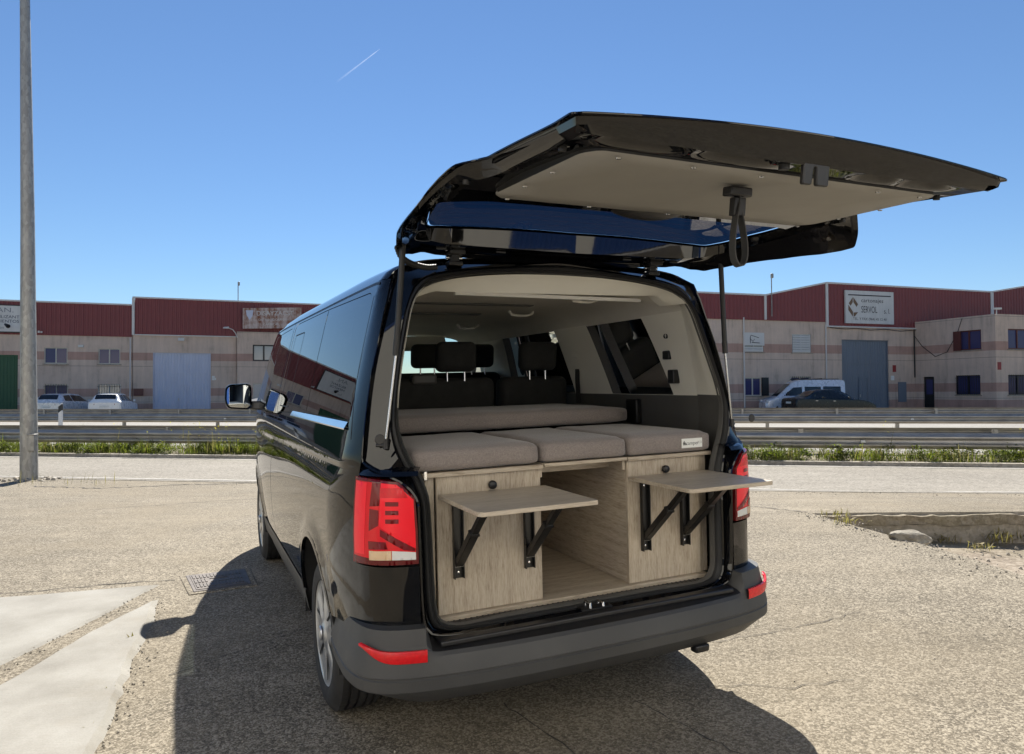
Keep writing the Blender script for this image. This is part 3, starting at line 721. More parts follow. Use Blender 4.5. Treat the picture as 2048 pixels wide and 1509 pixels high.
def big_door(par, x0, x1, z1, mat, split, wick=None, y=0.0):
    o = corrugated(x0+.04, x1-.04, lambda x: .04, lambda x: z1-.04, .19, .02, y+.13).build('door', mat, par)
    f = MB(); f.box(x0-.01, x0+.06, y+.06, y+.16, 0, z1+.01); f.box(x1-.06, x1+.01, y+.06, y+.16, 0, z1+.01); f.box(x0+.06, x1-.06, y+.06, y+.16, z1-.07, z1+.01); f.build('door_frame', mat, o)
    f = MB(); f.box(x0+.06, x1-.06, y+.085, y+.11, split-.025, split+.025); f.build('track', mat, o)
    if wick:
        a, b, h = wick; f = MB(); f.box(a, a+.04, y+.075, y+.10, .1, h); f.box(b-.04, b, y+.075, y+.10, .1, h); f.box(a+.04, b-.04, y+.075, y+.10, h-.04, h); f.build('wicket_door', mat, o)
        f = MB(); f.box(a+.07, a+.11, y+.03, y+.075, .95, 1.12); f.build('handle', M['frame_alu'], o)
    return o

def block(par, x0, x1, y0, y1, z1, name='rear_walls', mat=None):
    mb = MB(); mb.add([(x0, y0, 0), (x0, y1, 0), (x1, y1, 0), (x1, y0, 0), (x0, y0, z1), (x0, y1, z1), (x1, y1, z1), (x1, y0, z1)], [(0, 1, 5, 4), (1, 2, 6, 5), (2, 3, 7, 6)]); mb.build(name, mat or M['precast'], par)
    mb = MB(); mb.add([(x0, y0+.05, z1), (x1, y0+.05, z1), (x1, y1, z1), (x0, y1, z1)], [(0, 1, 2, 3)]); mb.build('roof', M['roof_grey'], par)
def cap(par, pts, h=.10, y=-.11):
    mb = MB()
    for (a, za), (b, zb) in zip(pts[:-1], pts[1:]):
        mb.hexa([(a, y, za-h), (b, y, zb-h), (b, .05, zb-h), (a, .05, za-h), (a, y, za), (b, y, zb), (b, .05, zb), (a, .05, za)])
    return mb.build('roof_flashing', M['cap_white'], par)
def upright(par, x, z0, z1, wd=.16, y=-.12):
    mb = MB(); mb.box(x-wd/2, x+wd/2, y, .0, z0, z1); return mb.build('corner_flashing', M['cap_white'], par)
def pipe(par, x, z0, z1, mat, r=.045, y=-.06, name='downpipe'):
    mb = MB(); mb.tube([(x, y, z0), (x, y, z1)], r, 8); return mb.build(name, mat, par, 60)

def lift(ch, o):
    '''hang a piece built in the frame of o beside o instead of under it'''
    ch.parent = o.parent; ch.location = o.location; ch.rotation_euler = o.rotation_euler; return ch

LM, LD = .40, 57.85; LA = math.atan(LM)
RM, RD = .32, 37.753; RA = math.atan(RM)
# unit A (green doors), runs on to the left of the picture where the van's side mirrors it
a = thing('warehouse', 'low concrete warehouse with red cladding, green door and white sign', 'building', (0, LD, 0), LA)
hA = [rect(-32.67, -31.37, 3.44, 4.49), rect(-29.60, -28.32, 3.44, 4.47), rect(-32.65, -31.33, 1.02, 2.08), rect(-29.62, -28.28, 1.0, 2.08), rect(-38.3, -34.1, 0.0, 3.98), rect(-41.6, -40.3, 3.44, 4.49), rect(-41.6, -40.3, 1.02, 2.08)]
hA2 = [h if i != 4 else rect(-38.3, -34.1, .001, 3.98) for i, h in enumerate(hA)]
wall_with(rect(-43.4, -27.6, -.2, 5.36), hA2).build('wall', M['precast'], a)
corrugated(-43.4, -27.62, lambda x: 5.28, lambda x: 7.44).build('cladding', M['red_cladding'], a)
cap(a, [(-43.5, 7.50), (-27.66, 7.50)]); block(a, -43.4, -27.6, .06, 18, 7.3)
for h in hA[:2] + hA[5:6]: window(a, h[0][0], h[1][0], h[0][1], h[2][1], M['frame_alu'], M['pane'])
window(a, *(hA[2][0][0], hA[2][1][0], 1.02, 2.08), M['frame_alu'], M['pane'], bars=9); window(a, -29.62, -28.28, 1.0, 2.08, M['shutter_white'], M['pane_pale'], bars=9); window(a, -41.6, -40.3, 1.02, 2.08, M['frame_alu'], M['pane'], bars=9)
big_door(a, -38.3, -34.1, 3.98, M['green_door'], 2.75)
pipe(a, -27.72, .2, 5.2, M['cap_white'])
mb = MB(); mb.box(-30.75, -30.45, -.14, .02, 4.52, 4.68); mb.build('wall_lamp', M['shutter_white'], a)
mb = MB(); mb.box(-33.0, -32.9, -.18, .02, 5.42, 5.55); mb.box(-32.85, -32.76, -.18, .02, 5.42, 5.52); mb.build('junction_boxes', M['cap_white'], a)
# its sign
sgn = thing('shop_sign', 'white rectangular sign with blue lettering on the red cladding by the lamp post', 'sign', (0, LD, 0), LA)
mb = MB(); mb.box(-38.0, -33.2, -.22, -.09, 5.45, 7.10); mb.build('board', M['sign_white'], sgn)
mb = MB(); mb.box(-38.06, -38.0, -.23, -.085, 5.39, 7.16); mb.box(-33.2, -33.13, -.23, -.085, 5.39, 7.16); mb.box(-38.0, -33.2, -.23, -.085, 5.39, 5.45); mb.box(-38.0, -33.2, -.23, -.085, 7.10, 7.16); mb.build('frame', M['frame_black'], sgn)
for body, sz, x, z, m_ in (('AN.', .42, -35.22, 6.68, 'ink_grey'), ('BILIZANT', .27, -35.22, 6.30, 'ink_blue'), ('MIENTOS', .27, -35.22, 6.02, 'ink_blue'), ('fon', .26, -35.16, 5.62, 'ink_grey')):
    text('lettering', body, sz, (x, -.224, z), (R(90), 0, 0), M[m_], sgn, sx=1.08 if body != 'AN.' else 1.35)
sp = thing('spot_lamp', 'small black and white spot lamp in front of the white sign', 'lamp', (0, LD, 0), LA)
mb = MB(); mb.tube([(-34.75, -.1, 5.78), (-34.62, -.75, 5.86)], .03, 8); mb.build('bracket', M['cap_white'], sp); mb = MB(); mb.tube([(-34.62, -.72, 5.87), (-34.40, -.95, 5.72)], .1, 10, True, [.07, .13]); mb.build('lamp_head', M['frame_black'], sp)
# unit B (blue door)
b = thing('warehouse', 'taller concrete warehouse with red cladding and pale blue sliding door', 'building', (0, LD, 0), LA)
wall_with(rect(-27.57, -21.06, -.2, 5.48), [rect(-26.36, -22.73, .001, 4.25)]).build('wall', M['precast'], b)
corrugated(-27.45, -10.5, lambda x: 5.44 if x < -21.06 else 5.7, lambda x: 7.95).build('cladding', M['red_cladding'], b)
cap(b, [(-27.6, 8.02), (-10.5, 8.02)]); upright(b, -27.55, 5.42, 7.92); block(b, -27.57, -10.5, .06, 18, 7.8)
mb = MB(); mb.box(-27.45, -21.06, -.13, .0, 5.40, 5.47); mb.build('lower_flashing', M['cap_white'], b)
big_door(b, -26.36, -22.73, 4.25, M['blue_door'], 2.9, (-24.86, -24.2, 2.06))
hB = [rect(-19.98, -18.50, 3.72, 4.88), rect(-19.97, -18.5, .70, 2.14), rect(-16.4, -15.0, 3.72, 4.88)]
mb = wall_with(rect(-21.03, -10.5, -.2, 5.78), hB, .22, -.45); mb.add([(-21.03, -.45, -.2), (-21.03, 0, -.2), (-21.03, 0, 5.78), (-21.03, -.45, 5.78)], [(3, 2, 1, 0)]); mb.add([(-21.03, -.45, 5.78), (-10.5, -.45, 5.78), (-10.5, .05, 5.78), (-21.03, .05, 5.78)], [(0, 1, 2, 3)]); mb.build('office_front', M['precast'], b)
window(b, -19.98, -18.50, 3.72, 4.88, M['frame_black'], M['pane_pale'], -.45, 2, False, fw=.09); window(b, -19.97, -18.5, .70, 2.14, M['frame_alu'], M['pane_pale'], -.45, 2); window(b, -16.4, -15.0, 3.72, 4.88, M['frame_black'], M['pane_pale'], -.45, 2, False, fw=.09)
mb = MB(); mb.box(-24.8, -24.42, -.22, .02, 5.07, 5.28); mb.build('wall_lamp', M['shutter_white'], b)
mb = MB(); mb.box(-27.5, -26.93, -.16, .02, 1.31, 1.79); mb.build('meter_box', M['window_brown'], b)
for i, (x, z, s) in enumerate(((-22.66, 2.52, .19), (-22.66, 2.36, .17), (-22.48, 2.38, .09))):
    mb = MB(); mb.box(x, x+s, -.012, .0, z, z+.14); mb.build('notice', M['tag_white'], b)
sg = thing('shop_sign', 'rusty rectangular sign with faded lettering above the office window', 'sign', (0, LD, 0), LA)
mb = MB(); mb.hexa([(-20.65, -.72, 5.98), (-16.68, -.72, 6.12), (-16.68, -.60, 6.12), (-20.65, -.60, 5.98), (-20.65, -.72, 7.42), (-16.68, -.72, 7.62), (-16.68, -.60, 7.62), (-20.65, -.60, 7.42)]); mb.build('board', M['sign_rust'], sg)
mb = MB(); mb.prism([(-20.45, 7.28), (-19.95, 7.30), (-20.0, 6.9), (-20.2, 6.6), (-20.4, 6.95)], 'y', -.727, -.722); mb.build('emblem', M['blue_door'], sg)
for body, sz, x, z, m_ in (('DISAYZACST', .46, -19.75, 6.93, 'sign_white'), ('DISTRIBUIDORA DE', .23, -19.62, 6.55, 'sign_white'), ('CARNICAS', .23, -19.3, 6.24, 'sign_white')):
    text('lettering', body, sz, (x, -.726, z), (R(90), R(-2.5), 0), M[m_], sg, sx=.95)
mb = MB(); mb.tube([(-20.2, -.6, 6.2), (-20.2, -.05, 6.2)], .03, 6); mb.tube([(-17.2, -.6, 6.3), (-17.2, -.05, 6.3)], .03, 6); mb.build('bracket', M['frame_black'], sg)
la = thing('street_light', 'curved white lamp arm fixed to the corner of the office wall', 'lamp', (0, LD, 0), LA)
mb = MB(); mb.tube([(-21.0, -.5, 5.35), (-21.12, -.6, 5.65), (-21.3, -.75, 5.88), (-21.6, -1.0, 5.98)], .035, 8); mb.build('arm', M['cap_white'], la, 60)
mb = MB(); mb.hexa([(-21.95, -1.15, 5.93), (-21.55, -1.15, 5.93), (-21.55, -.9, 5.93), (-21.95, -.9, 5.93), (-21.9, -1.12, 6.03), (-21.55, -1.12, 6.06), (-21.55, -.93, 6.06), (-21.9, -.93, 6.03)]); mb.build('lamp_head', M['cap_white'], la, bevel=.02)
def mast(x, y, z0, z1, lab, loc, ang):
    t = thing('aerial_mast', lab, 'mast', loc, ang); mb = MB(); mb.tube([(x, y, z0), (x, y, z1)], .03, 8); mb.build('pole', M['galv'], t)
    mb = MB(); mb.box(x-.03, x+.12, y-.06, y+.06, z1-.22, z1+.05); mb.build('antenna_box', M['galv'], t, bevel=.02); return t
mast(-20.95, .3, 7.8, 9.36, 'thin mast with a grey box on the roof above the rusty sign', (0, LD, 0), LA)
mast(16.5, -.15, 5.9, 8.45, 'thin pale mast with a small box on the right-hand red cladding', (0, RD, 0), RA)
# unit C (grey door), right of the van
c = thing('warehouse', 'concrete warehouse with red gabled cladding and grey sliding door, on the right', 'building', (0, RD, 0), RA)
hC = [rect(14.62, 16.0, 3.74, 4.88), rect(18.06, 19.48, 3.74, 4.88), rect(14.6, 15.8, 1.1, 2.2), rect(17.96, 19.4, 1.1, 2.25), rect(21.82, 25.55, .001, 4.60)]
wall_with([(6, -.2), (27.75, -.2), (27.75, 5.42), (20.6, 5.42), (20.6, 5.72), (6, 5.72)], hC).build('wall', M['precast'], c)
zt = lambda x: 7.22 if x < 16.08 else (7.22 + (x-16.08)/(20.64-16.08)*.94 if x < 20.64 else (8.12 if x < 34.46 else 8.12+(x-34.46)*.16))
corrugated(6, 20.60, lambda x: 5.66, lambda x: zt(x)-.05).build('cladding', M['red_cladding'], c); corrugated(20.68, 48, lambda x: 5.40, lambda x: zt(x)-.05).build('cladding', M['red_cladding'], c)
cap(c, [(6, 7.24), (16.08, 7.24), (20.64, 8.18)]); cap(c, [(20.64, 8.18), (34.46, 8.12), (40, 9.0), (48, 9.0)])
upright(c, 16.08, 5.7, 7.16); upright(c, 20.65, 5.36, 8.08, .18); upright(c, 34.5, 5.4, 8.02, .26)
mb = MB(); mb.box(20.74, 27.75, -.13, 0, 5.36, 5.44); mb.build('lower_flashing', M['cap_white'], c)
block(c, 6, 48, .06, 22, 7.0)
window(c, 14.62, 16.0, 3.74, 4.88, M['shutter_white'], M['pane_pale'], leaves=2)
o = window(c, 18.06, 19.48, 3.74, 4.88, M['shutter_white'], M['pane_pale'], leaves=2)
for par, x0, x1, zz0, zz1 in ((o, 18.10, 19.44, 3.78, 4.84), (c, 14.66, 15.96, 3.78, 4.10)):
    z = zz0
    while z < zz1-.1:
        s_ = MB(); s_.hexa([(x0, .0, z), (x1, .0, z), (x1, .05, z+.02), (x0, .05, z+.02), (x0, .0, z+.115), (x1, .0, z+.115), (x1, .05, z+.135), (x0, .05, z+.135)]); s_.build('shutter_slat', M['shutter_white'], par); z += .148
window(c, 14.6, 15.8, 1.1, 2.2, M['frame_alu'], M['pane'], bars=0); window(c, 17.96, 19.4, 1.1, 2.25, M['frame_alu'], M['pane'], bars=10)
mb = MB(); mb.box(15.8, 16.25, -.10, .0, 1.1, 2.2); mb.build('open_shutter', M['frame_black'], c)
big_door(c, 21.82, 25.55, 4.60, M['grey_door'], 3.12, (23.19, 23.92, 2.2))
pipe(c, 14.55, .1, 5.8, M['cap_white'], .05); pipe(c, 20.56, .2, 5.5, M['cap_white'], .05); pipe(c, 27.64, 2.2, 5.4, M['frame_black'], .035)
mb = MB(); mb.tube([(20.8, -.14, 5.32), (22.0, -.14, 5.25), (22.9, -.14, 5.31), (24.0, -.14, 5.22), (25.2, -.14, 5.30), (26.4, -.14, 5.20), (27.7, -.14, 5.30)], .022, 6); mb.build('cable', M['frame_black'], c)
mb = MB(); mb.box(25.86, 26.12, -.03, 0, 2.56, 3.0); mb.build('red_plate', M['red_plate'], c); mb = MB(); mb.box(25.7, 25.96, -.03, 0, 2.02, 2.32); mb.build('notice', M['tag_white'], c)
mb = MB(); mb.box(26.28, 26.93, -.05, 0, .62, 1.91); mb.build('meter_cabinet', M['grey_door'], c)
# office block standing out at the right end
od = thing('office_block', 'two-storey concrete office block with brown windows at the right edge', 'building', (26.41, 46.2, 0), 0)
ca = math.atan2(-.93, .368)
hS = [rect(2.85, 4.42, 3.80, 4.99), rect(2.80, 4.32, 1.09, 2.26), rect(.55, 1.33, .001, 2.24)]
mb = wall_with(rect(0, 5.27, -.2, 5.83), hS); o = mb.build('side_wall', M['precast'], od); o.rotation_euler = (0, 0, ca)
o1 = window(o, 2.85, 4.42, 3.80, 4.99, M['window_brown'], M['pane'], leaves=2, fw=.07); o2 = window(o, 2.80, 4.32, 1.09, 2.26, M['frame_black'], M['pane'], bars=11); lift(o1, o); lift(o2, o)
mb = MB(); mb.box(2.72, 3.2, -.09, -.02, 3.78, 4.98); mb.build('open_shutter', M['window_brown'], o)
mb = MB(); mb.box(.57, 1.31, .10, .14, .02, 2.22); mb.build('door', M['frame_black'], o); mb = MB(); mb.box(.72, 1.16, .09, .10, 1.1, 2.05); mb.build('door_pane', M['pane'], o)
mb = MB(); mb.tube([(.05, -.05, 4.9), (.6, -.07, 4.2), (1.5, -.07, 3.5), (2.3, -.07, 3.75), (3.0, -.07, 4.9), (3.3, -.07, 5.75)], .018, 6); mb.build('cable', M['frame_black'], o, 60)
hF = [rect(1.0, 2.6, 3.78, 4.98), rect(.95, 2.55, 1.08, 2.25), rect(5, 6.5, 3.78, 4.98), rect(5, 6.5, 1.08, 2.25)]
fr = wall_with(rect(0, 14, -.2, 5.83), hF).build('front_wall', M['precast'], od); fr.location = (1.94, -4.9, 0); fr.rotation_euler = (0, 0, RA)
for h in hF: lift(window(fr, h[0][0], h[1][0], h[0][1], h[2][1], M['window_brown'] if h[0][1] > 3 else M['frame_black'], M['pane'], bars=0 if h[0][1] > 3 else 11, fw=.07), fr)
mb = MB(); mb.box(.12, .38, -.03, 0, 2.55, 3.0); mb.build('red_plate', M['red_plate'], fr)
mb = MB(); q = [(0, 0), (5.27*math.cos(ca), 5.27*math.sin(ca)), (1.94+14*math.cos(RA), -4.9+14*math.sin(RA)), (1.94+14*math.cos(RA)-5.27*math.cos(ca), -4.9+14*math.sin(RA)-5.27*math.sin(ca))]
mb.add([(x, y, 5.80) for x, y in q], [(0, 1, 2, 3)]); mb.build('roof', M['roof_grey'], od)
mb = MB(); mb.tube([(2.0, -4.95, 5.75), (2.0, -4.95, 6.15)], .03, 6); mb.box(1.85, 2.25, -5.05, -4.85, 6.08, 6.18); mb.build('camera_bracket', M['cap_white'], od)
# signs on unit C
s1 = thing('shop_sign', 'white sign with brown diamond emblem and black lettering on red cladding', 'sign', (0, RD, 0), RA)
mb = MB(); mb.box(21.98, 25.83, -.20, -.09, 5.62, 7.70); mb.build('board', M['sign_white'], s1)
mb = MB(); mb.box(22.2, 25.6, -.206, -.20, 7.38, 7.45); mb.build('black_bar', M['ink'], s1)
weathered('emblem_brown', (.17, .10, .055), .6, .2)
def em(poly): mb = MB(); mb.prism(poly, 'y', -.206, -.2005); mb.build('emblem', M['emblem_brown'], s1)
em([(22.55, 7.27), (22.55, 6.95), (22.37, 6.72), (22.24, 6.88)]); em([(22.60, 7.27), (22.96, 6.84), (22.85, 6.66), (22.60, 6.95)])
em([(22.20, 6.78), (22.36, 6.60), (22.56, 6.33), (22.54, 6.04), (22.20, 6.45)]); em([(22.60, 6.30), (22.96, 6.34), (22.72, 6.08), (22.60, 6.02)])
for body, sz, x, z, sx in (('cartonajes', .36, 23.2, 6.98, 1.2), ('SERVOL', .60, 23.2, 6.32, .62), ('s. l.', .46, 25.02, 6.30, .85), ('TEL. Y FAX (964) 45 12 40', .23, 22.55, 5.84, 1.05)):
    text('lettering', body, sz, (x, -.2045, z), (R(90), 0, 0), M['ink'], s1, sx=sx)
s2 = thing('house_sign', 'small white sign with a line-drawn roof covering a window', 'sign', (0, RD, 0), RA)
mb = MB(); mb.box(14.6, 16.0, -.06, -.02, 4.12, 4.90); mb.build('board', M['shutter_white'], s2)
mb = MB(); mb.tube([(15.0, -.065, 4.25), (15.0, -.065, 4.62), (15.05, -.065, 4.74), (15.6, -.065, 4.60)], .018, 5); mb.tube([(15.1, -.065, 4.30), (15.65, -.065, 4.28)], .02, 5); mb.tube([(15.0, -.065, 4.52), (15.2, -.065, 4.36), (15.3, -.065, 4.52)], .016, 5); mb.build('roof_drawing', M['ink'], s2)
# workshop hinted at by the mirror, put close and tall to bounce sunlight
wk = thing('workshop', 'long white workshop with blue doors standing behind the photographer', 'building', (0, -4.6, 0), 0)
hW = [rect(-14, -10, .001, 4), rect(3.5, 7, .001, 3.6), rect(-2.9, -.7, .001, 3.2), rect(-6.5, -2.5, 4.0, 4.7)]
o = wall_with(rect(-20, 20, -.2, 8.2), hW).build('wall', M['bounce_wall'], wk); o.rotation_euler = (0, 0, math.pi)
for x0, x1, z1 in ((-14, -10, 4), (3.5, 7, 3.6)):
    lift(big_door(o, x0, x1, z1, M['blue_paint'], z1*.7), o)
lift(window(o, -6.5, -2.5, 4.0, 4.7, M['frame_black'], M['pane'], leaves=4), o)
mb = MB(); mb.add([(-2.9, .2, 0), (-.7, .2, 0), (-.7, 5, 0), (-2.9, 5, 0), (-2.9, .2, 3.2), (-.7, .2, 3.2), (-.7, 5, 3.2), (-2.9, 5, 3.2)], [(0, 1, 2, 3), (4, 7, 6, 5), (0, 3, 7, 4), (1, 5, 6, 2), (3, 2, 6, 7)]); mb.build('open_bay', M['grey_door'], o)  # dark bay and blue leaf added to tone what the mirror reflects
mb = MB(); mb.box(-.65, .75, -.12, -.05, .05, 3.15); mb.build('sliding_leaf', M['blue_paint'], o)
mb = MB(); mb.box(-20.02, 20.02, -.02, .05, 7.7, 8.2); mb.build('blue_fascia', M['blue_paint'], wk)
mb = MB(); mb.add([(-20, 0, 8.2), (20, 0, 8.2), (20, -12, 8.2), (-20, -12, 8.2), (-20, 0, 0), (20, 0, 0), (20, -12, 0), (-20, -12, 0)], [(0, 3, 2, 1), (0, 4, 7, 3), (1, 2, 6, 5), (3, 7, 6, 2)]); mb.build('rear_walls', M['bounce_wall'], wk)
# contrail high in the sky
def dirv(az, el): return Vector((math.sin(R(az))*math.cos(R(el)), math.cos(R(az))*math.cos(R(el)), math.sin(R(el))))
p0, p1 = dirv(-13.99, 23.27)*9000, dirv(-10.54, 25.78)*9000
t = NT('contrail_ice'); sp = t.n('ShaderNodeSeparateXYZ'); t.l(t.coord('Generated'), sp.inputs[0])
fac = t.math('MULTIPLY', t.ramp(sp.outputs[0], [(0.0, 0.0), (.35, .5), (.9, 1.0), (1.0, .75)]), .055)
tr = t.n('ShaderNodeBsdfTransparent'); df = t.n('ShaderNodeBsdfTranslucent'); df.inputs[0].default_value = (.95, .95, .95, 1)
mx = t.n('ShaderNodeMixShader'); t.l(fac, mx.inputs[0]); t.l(tr.outputs[0], mx.inputs[1]); t.l(df.outputs[0], mx.inputs[2]); t.l(mx.outputs[0], t.out.inputs[0])
mb = MB(); k = 14; pts = [p0.lerp(p1, i/k) for i in range(k+1)]; mb.tube(pts, 5, 8, True, [4+9*(1-i/k)+1.5*math.sin(i*2.3) for i in range(k)] + [2.0])
tag(mb.build('contrail', t.m, None, 180), 'thin white contrail slanting across the blue sky', 'contrail')
# ------------------------------------------------------------------ camper van (van frame: x right, y forward, z up, origin under the rear bumper)
VR = ((0.90849, -0.417573, -0.016708), (0.417287, 0.908593, -0.018149), (0.02276, 0.009516, 0.999696)); VT = (0.39106, 2.69675, 0.05147)
VAN_M = Matrix([list(VR[i]) + [VT[i]] for i in range(3)] + [[0, 0, 0, 1]])
van = thing('camper_van', 'glossy black camper van with its tailgate raised and the rear open', 'van')
van.matrix_world = VAN_M

_prof = spline([.20, .30, .40, .50, .60, .75, .90, .95, 1.0, 1.05, 1.09, 1.12, 1.140, 1.146, 1.152, 1.160, 1.168, 1.18, 1.25, 1.35, 1.5, 1.7, 1.82, 1.88],
               [.865, .893, .915, .932, .944, .954, .9575, .9575, .9562, .9525, .9468, .9412, .9368, .9358, .9362, .9375, .9380, .9368, .924, .902, .867, .818, .787, .765])
_xe2 = spline([.3, .9, 1.0, 1.15, 1.33, 1.5, 1.63, 1.77, 1.86], [.902, .902, .898, .884, .860, .830, .796, .757, .728])
_y02 = spline([.3, 1.0, 1.2, 1.9], [.62, .60, .44, .44]); _yA2 = spline([.3, 1.15, 1.33, 1.5, 1.63, 1.77, 1.86], [.30, .296, .308, .322, .332, .357, .39])
def X(y, z):
    x = _prof(z + (.018*y-.002)*math.exp(-((z-1.12)/.16)**2)) + .020*smooth(1.0, 1.25, z)*(min(y, 3.0)-1.2); y0 = _y02(z)
    if y < y0: x = x - (x-_xe2(z))*min(1.15, ((y0-y)/(y0-_yA2(z))))**2
    if y > 3.0: x -= .085*((y-3.0)/1.8)**2 + .05*max(0, (y-4.4)/.5)**2
    for yc in (1.0, 4.0):
        r = math.hypot(y-yc, z-.335)
        if z > .3: x += .012*math.exp(-((r-.455)/.05)**2)
    return x
def L(y, z, o=0.0): return (-(X(y, z)+o), y, z)
def RR(y, z, o=0.0): return (X(y, z)+o, y, z)
def arc(yc, r, a0, a1, n=22):
    return [(yc + r*math.cos(R(a0+(a1-a0)*k/n)), .335 + r*math.sin(R(a0+(a1-a0)*k/n))) for k in range(n+1)]
AR = .432
body_poly = [(.30, .57), (.585, .54)] + arc(1.0, AR, 154, 11.3) + [(1.46, .425), (3.52, .425)] + arc(4.0, AR, 168.7, 12) + [(4.78, .42), (4.84, .6), (4.82, .86), (4.70, .99), (4.25, 1.15), (4.16, 1.20), (3.98, 1.38), (3.74, 1.60), (3.56, 1.76), (3.42, 1.86), (.39, 1.86), (.357, 1.77), (.332, 1.63), (.322, 1.5), (.308, 1.33), (.296, 1.17), (.30, 1.12)]
G1 = rounded([(.408, 1.315), (.505, 1.822), (1.388, 1.838), (1.388, 1.312)], [.05, .05, .008, .008])
G2 = rounded([(1.395, 1.312), (1.395, 1.838), (2.40, 1.838), (2.44, 1.285)], [.008, .008, .05, .05])
G3 = rounded([(2.56, 1.28), (2.53, 1.828), (3.30, 1.81), (3.50, 1.66), (3.80, 1.36), (3.83, 1.27)], .04)
for sd, S in (('left', L), ('right', RR)):
    fl_ = sd == 'right'
    ex = [(y, z + 1.150-.018*y) for y in list(np.arange(.31, .66, .016)) + list(np.arange(.68, 4.6, .05)) for z in (-.075, -.055, -.04, -.03, -.022, -.015, -.010, -.0065, -.004, -.001, .002, .0055, .010, .014, .018, .023, .030, .042, .06)]
    ex += [(y, z) for y in np.arange(.315, .62, .018) for z in list(np.arange(.6, 1.05, .04)) + list(np.arange(1.22, 1.85, .04))]
    patch('side_panel', body_poly, [G1, G2, G3], S, M['paint'], van, .04, 180, flip=not fl_, extra=ex, exact=True)
    for i, g in enumerate((G1, G2, G3)):
        pn = patch('side_window', grow(g, -.004), [], lambda a, b: S(a, b, -.001), M['privacy_glass'] if i < 2 else M['door_glass'], van, .07, 180, flip=not fl_, exact=True)
        patch('window_seal', grow(g, .016), [grow(g, -.028)], lambda a, b: S(a, b, -.010), M['trim_black'], pn, .05, 180, flip=not fl_)
        if i == 1:
            q = rounded([(2.00, 1.33), (2.00, 1.762), (2.31, 1.762), (2.33, 1.33)], .02); patch('vent_pane', grow(q, .004), [grow(q, -.002)], lambda a, b: S(a, b, .0006), M['trim_black'], pn, .05, 180, flip=not fl_)
    def stripline(name, pts, wd, o=.0008, mat='trim_black', par=van):
        P = resample([(p[0], p[1]) for p in pts], max(8, int(sum(math.dist(a, b) for a, b in zip(pts[:-1], pts[1:]))/.05))) if len(pts) > 2 else densify(pts, .05, False)
        mb = MB(); rows = []
        for k, p in enumerate(P):
            q, r_ = P[min(k+1, len(P)-1)], P[max(k-1, 0)]; dx, dz = q[0]-r_[0], q[1]-r_[1]; Ln = math.hypot(dx, dz); nx, nz = -dz/Ln*wd/2, dx/Ln*wd/2
            rows.append([S(p[0]+nx, p[1]+nz, o), S(p[0]-nx, p[1]-nz, o)])
        mb.grid(rows); return mb.build(name, M[mat], par, 180)
    stripline('roof_seam', [(.43, 1.846), (.52, 1.853), (1.3, 1.857), (2.4, 1.856), (3.0, 1.850), (3.4, 1.845)], .011)
    stripline('shut_line', [(2.475, 1.85), (2.48, 1.55), (2.51, 1.28), (2.56, 1.10), (2.68, .90), (2.74, .70), (2.72, .44)], .007)
    stripline('shut_line', [(.462, 1.80), (.455, 1.63), (.440, 1.475), (.395, 1.33), (.375, 1.25)], .005)
    stripline('shut_line', [(3.66, 1.20), (3.66, .95), (3.56, .78), (3.54, .45)], .007)
    stripline('shut_line', [(.42, 1.245), (1.2, 1.235), (2.2, 1.22)], .004, .0006) if sd == 'right' else None
    # bright strip under the rear side windows, tilted to the sky
    mb = MB(); ys = np.linspace(.44, 1.80, 30)
    mb.grid([[S(y, z + (.01 if k else 0)*0, o) for y in ys] for k, (z, o) in enumerate(((1.312, .0012), (1.309, .003), (1.288, .0115), (1.283, .010), (1.283, .002)))]); mb.build('chrome_strip', M['chrome'], van, 25)
    # sill cladding and wheel arch liners
    mb = MB(); ys = np.linspace(1.40, 3.60, 30)
    mb.grid([[S(y, z, o) for y in ys] for z, o in ((.432, .004), (.415, .008), (.33, .010), (.25, .0), (.225, -.03), (.225, -.2))]); mb.build('sill', M['bumper_plastic'], van, 40)
    for yc in (1.0, 4.0):
        sg_ = -1 if sd == 'left' else 1; mb = MB(); A_ = arc(yc, AR+.004, 184, -4, 26)
        mb.grid([[(sg_*(X(y, max(z, .42))-o), y, z) for y, z in A_] for o in (.003, .06, .40)]); mb.build('arch_liner', M['underbody'], van, 40)
        mb = MB(); mb.add([(sg_*(.54), y, z) for y, z in A_] + [(sg_*.54, yc, .2)], [(k, k+1, len(A_)) for k in range(len(A_)-1)]); mb.build('arch_liner', M['underbody'], van)
        mb = MB(); A_ = arc(yc, AR, 168 if yc > 2 else 152, 12, 30)
        mb.grid([[(sg_*(X(yc+(y-yc)*k_, .335+(z-.335)*k_)+o), yc+(y-yc)*k_, .335+(z-.335)*k_) for y, z in A_] for k_, o in ((1.0, -.012), (1.0, .005), (1.03, .004), (1.055, .0))]); mb.build('arch_lip', M['paint'], van, 60)

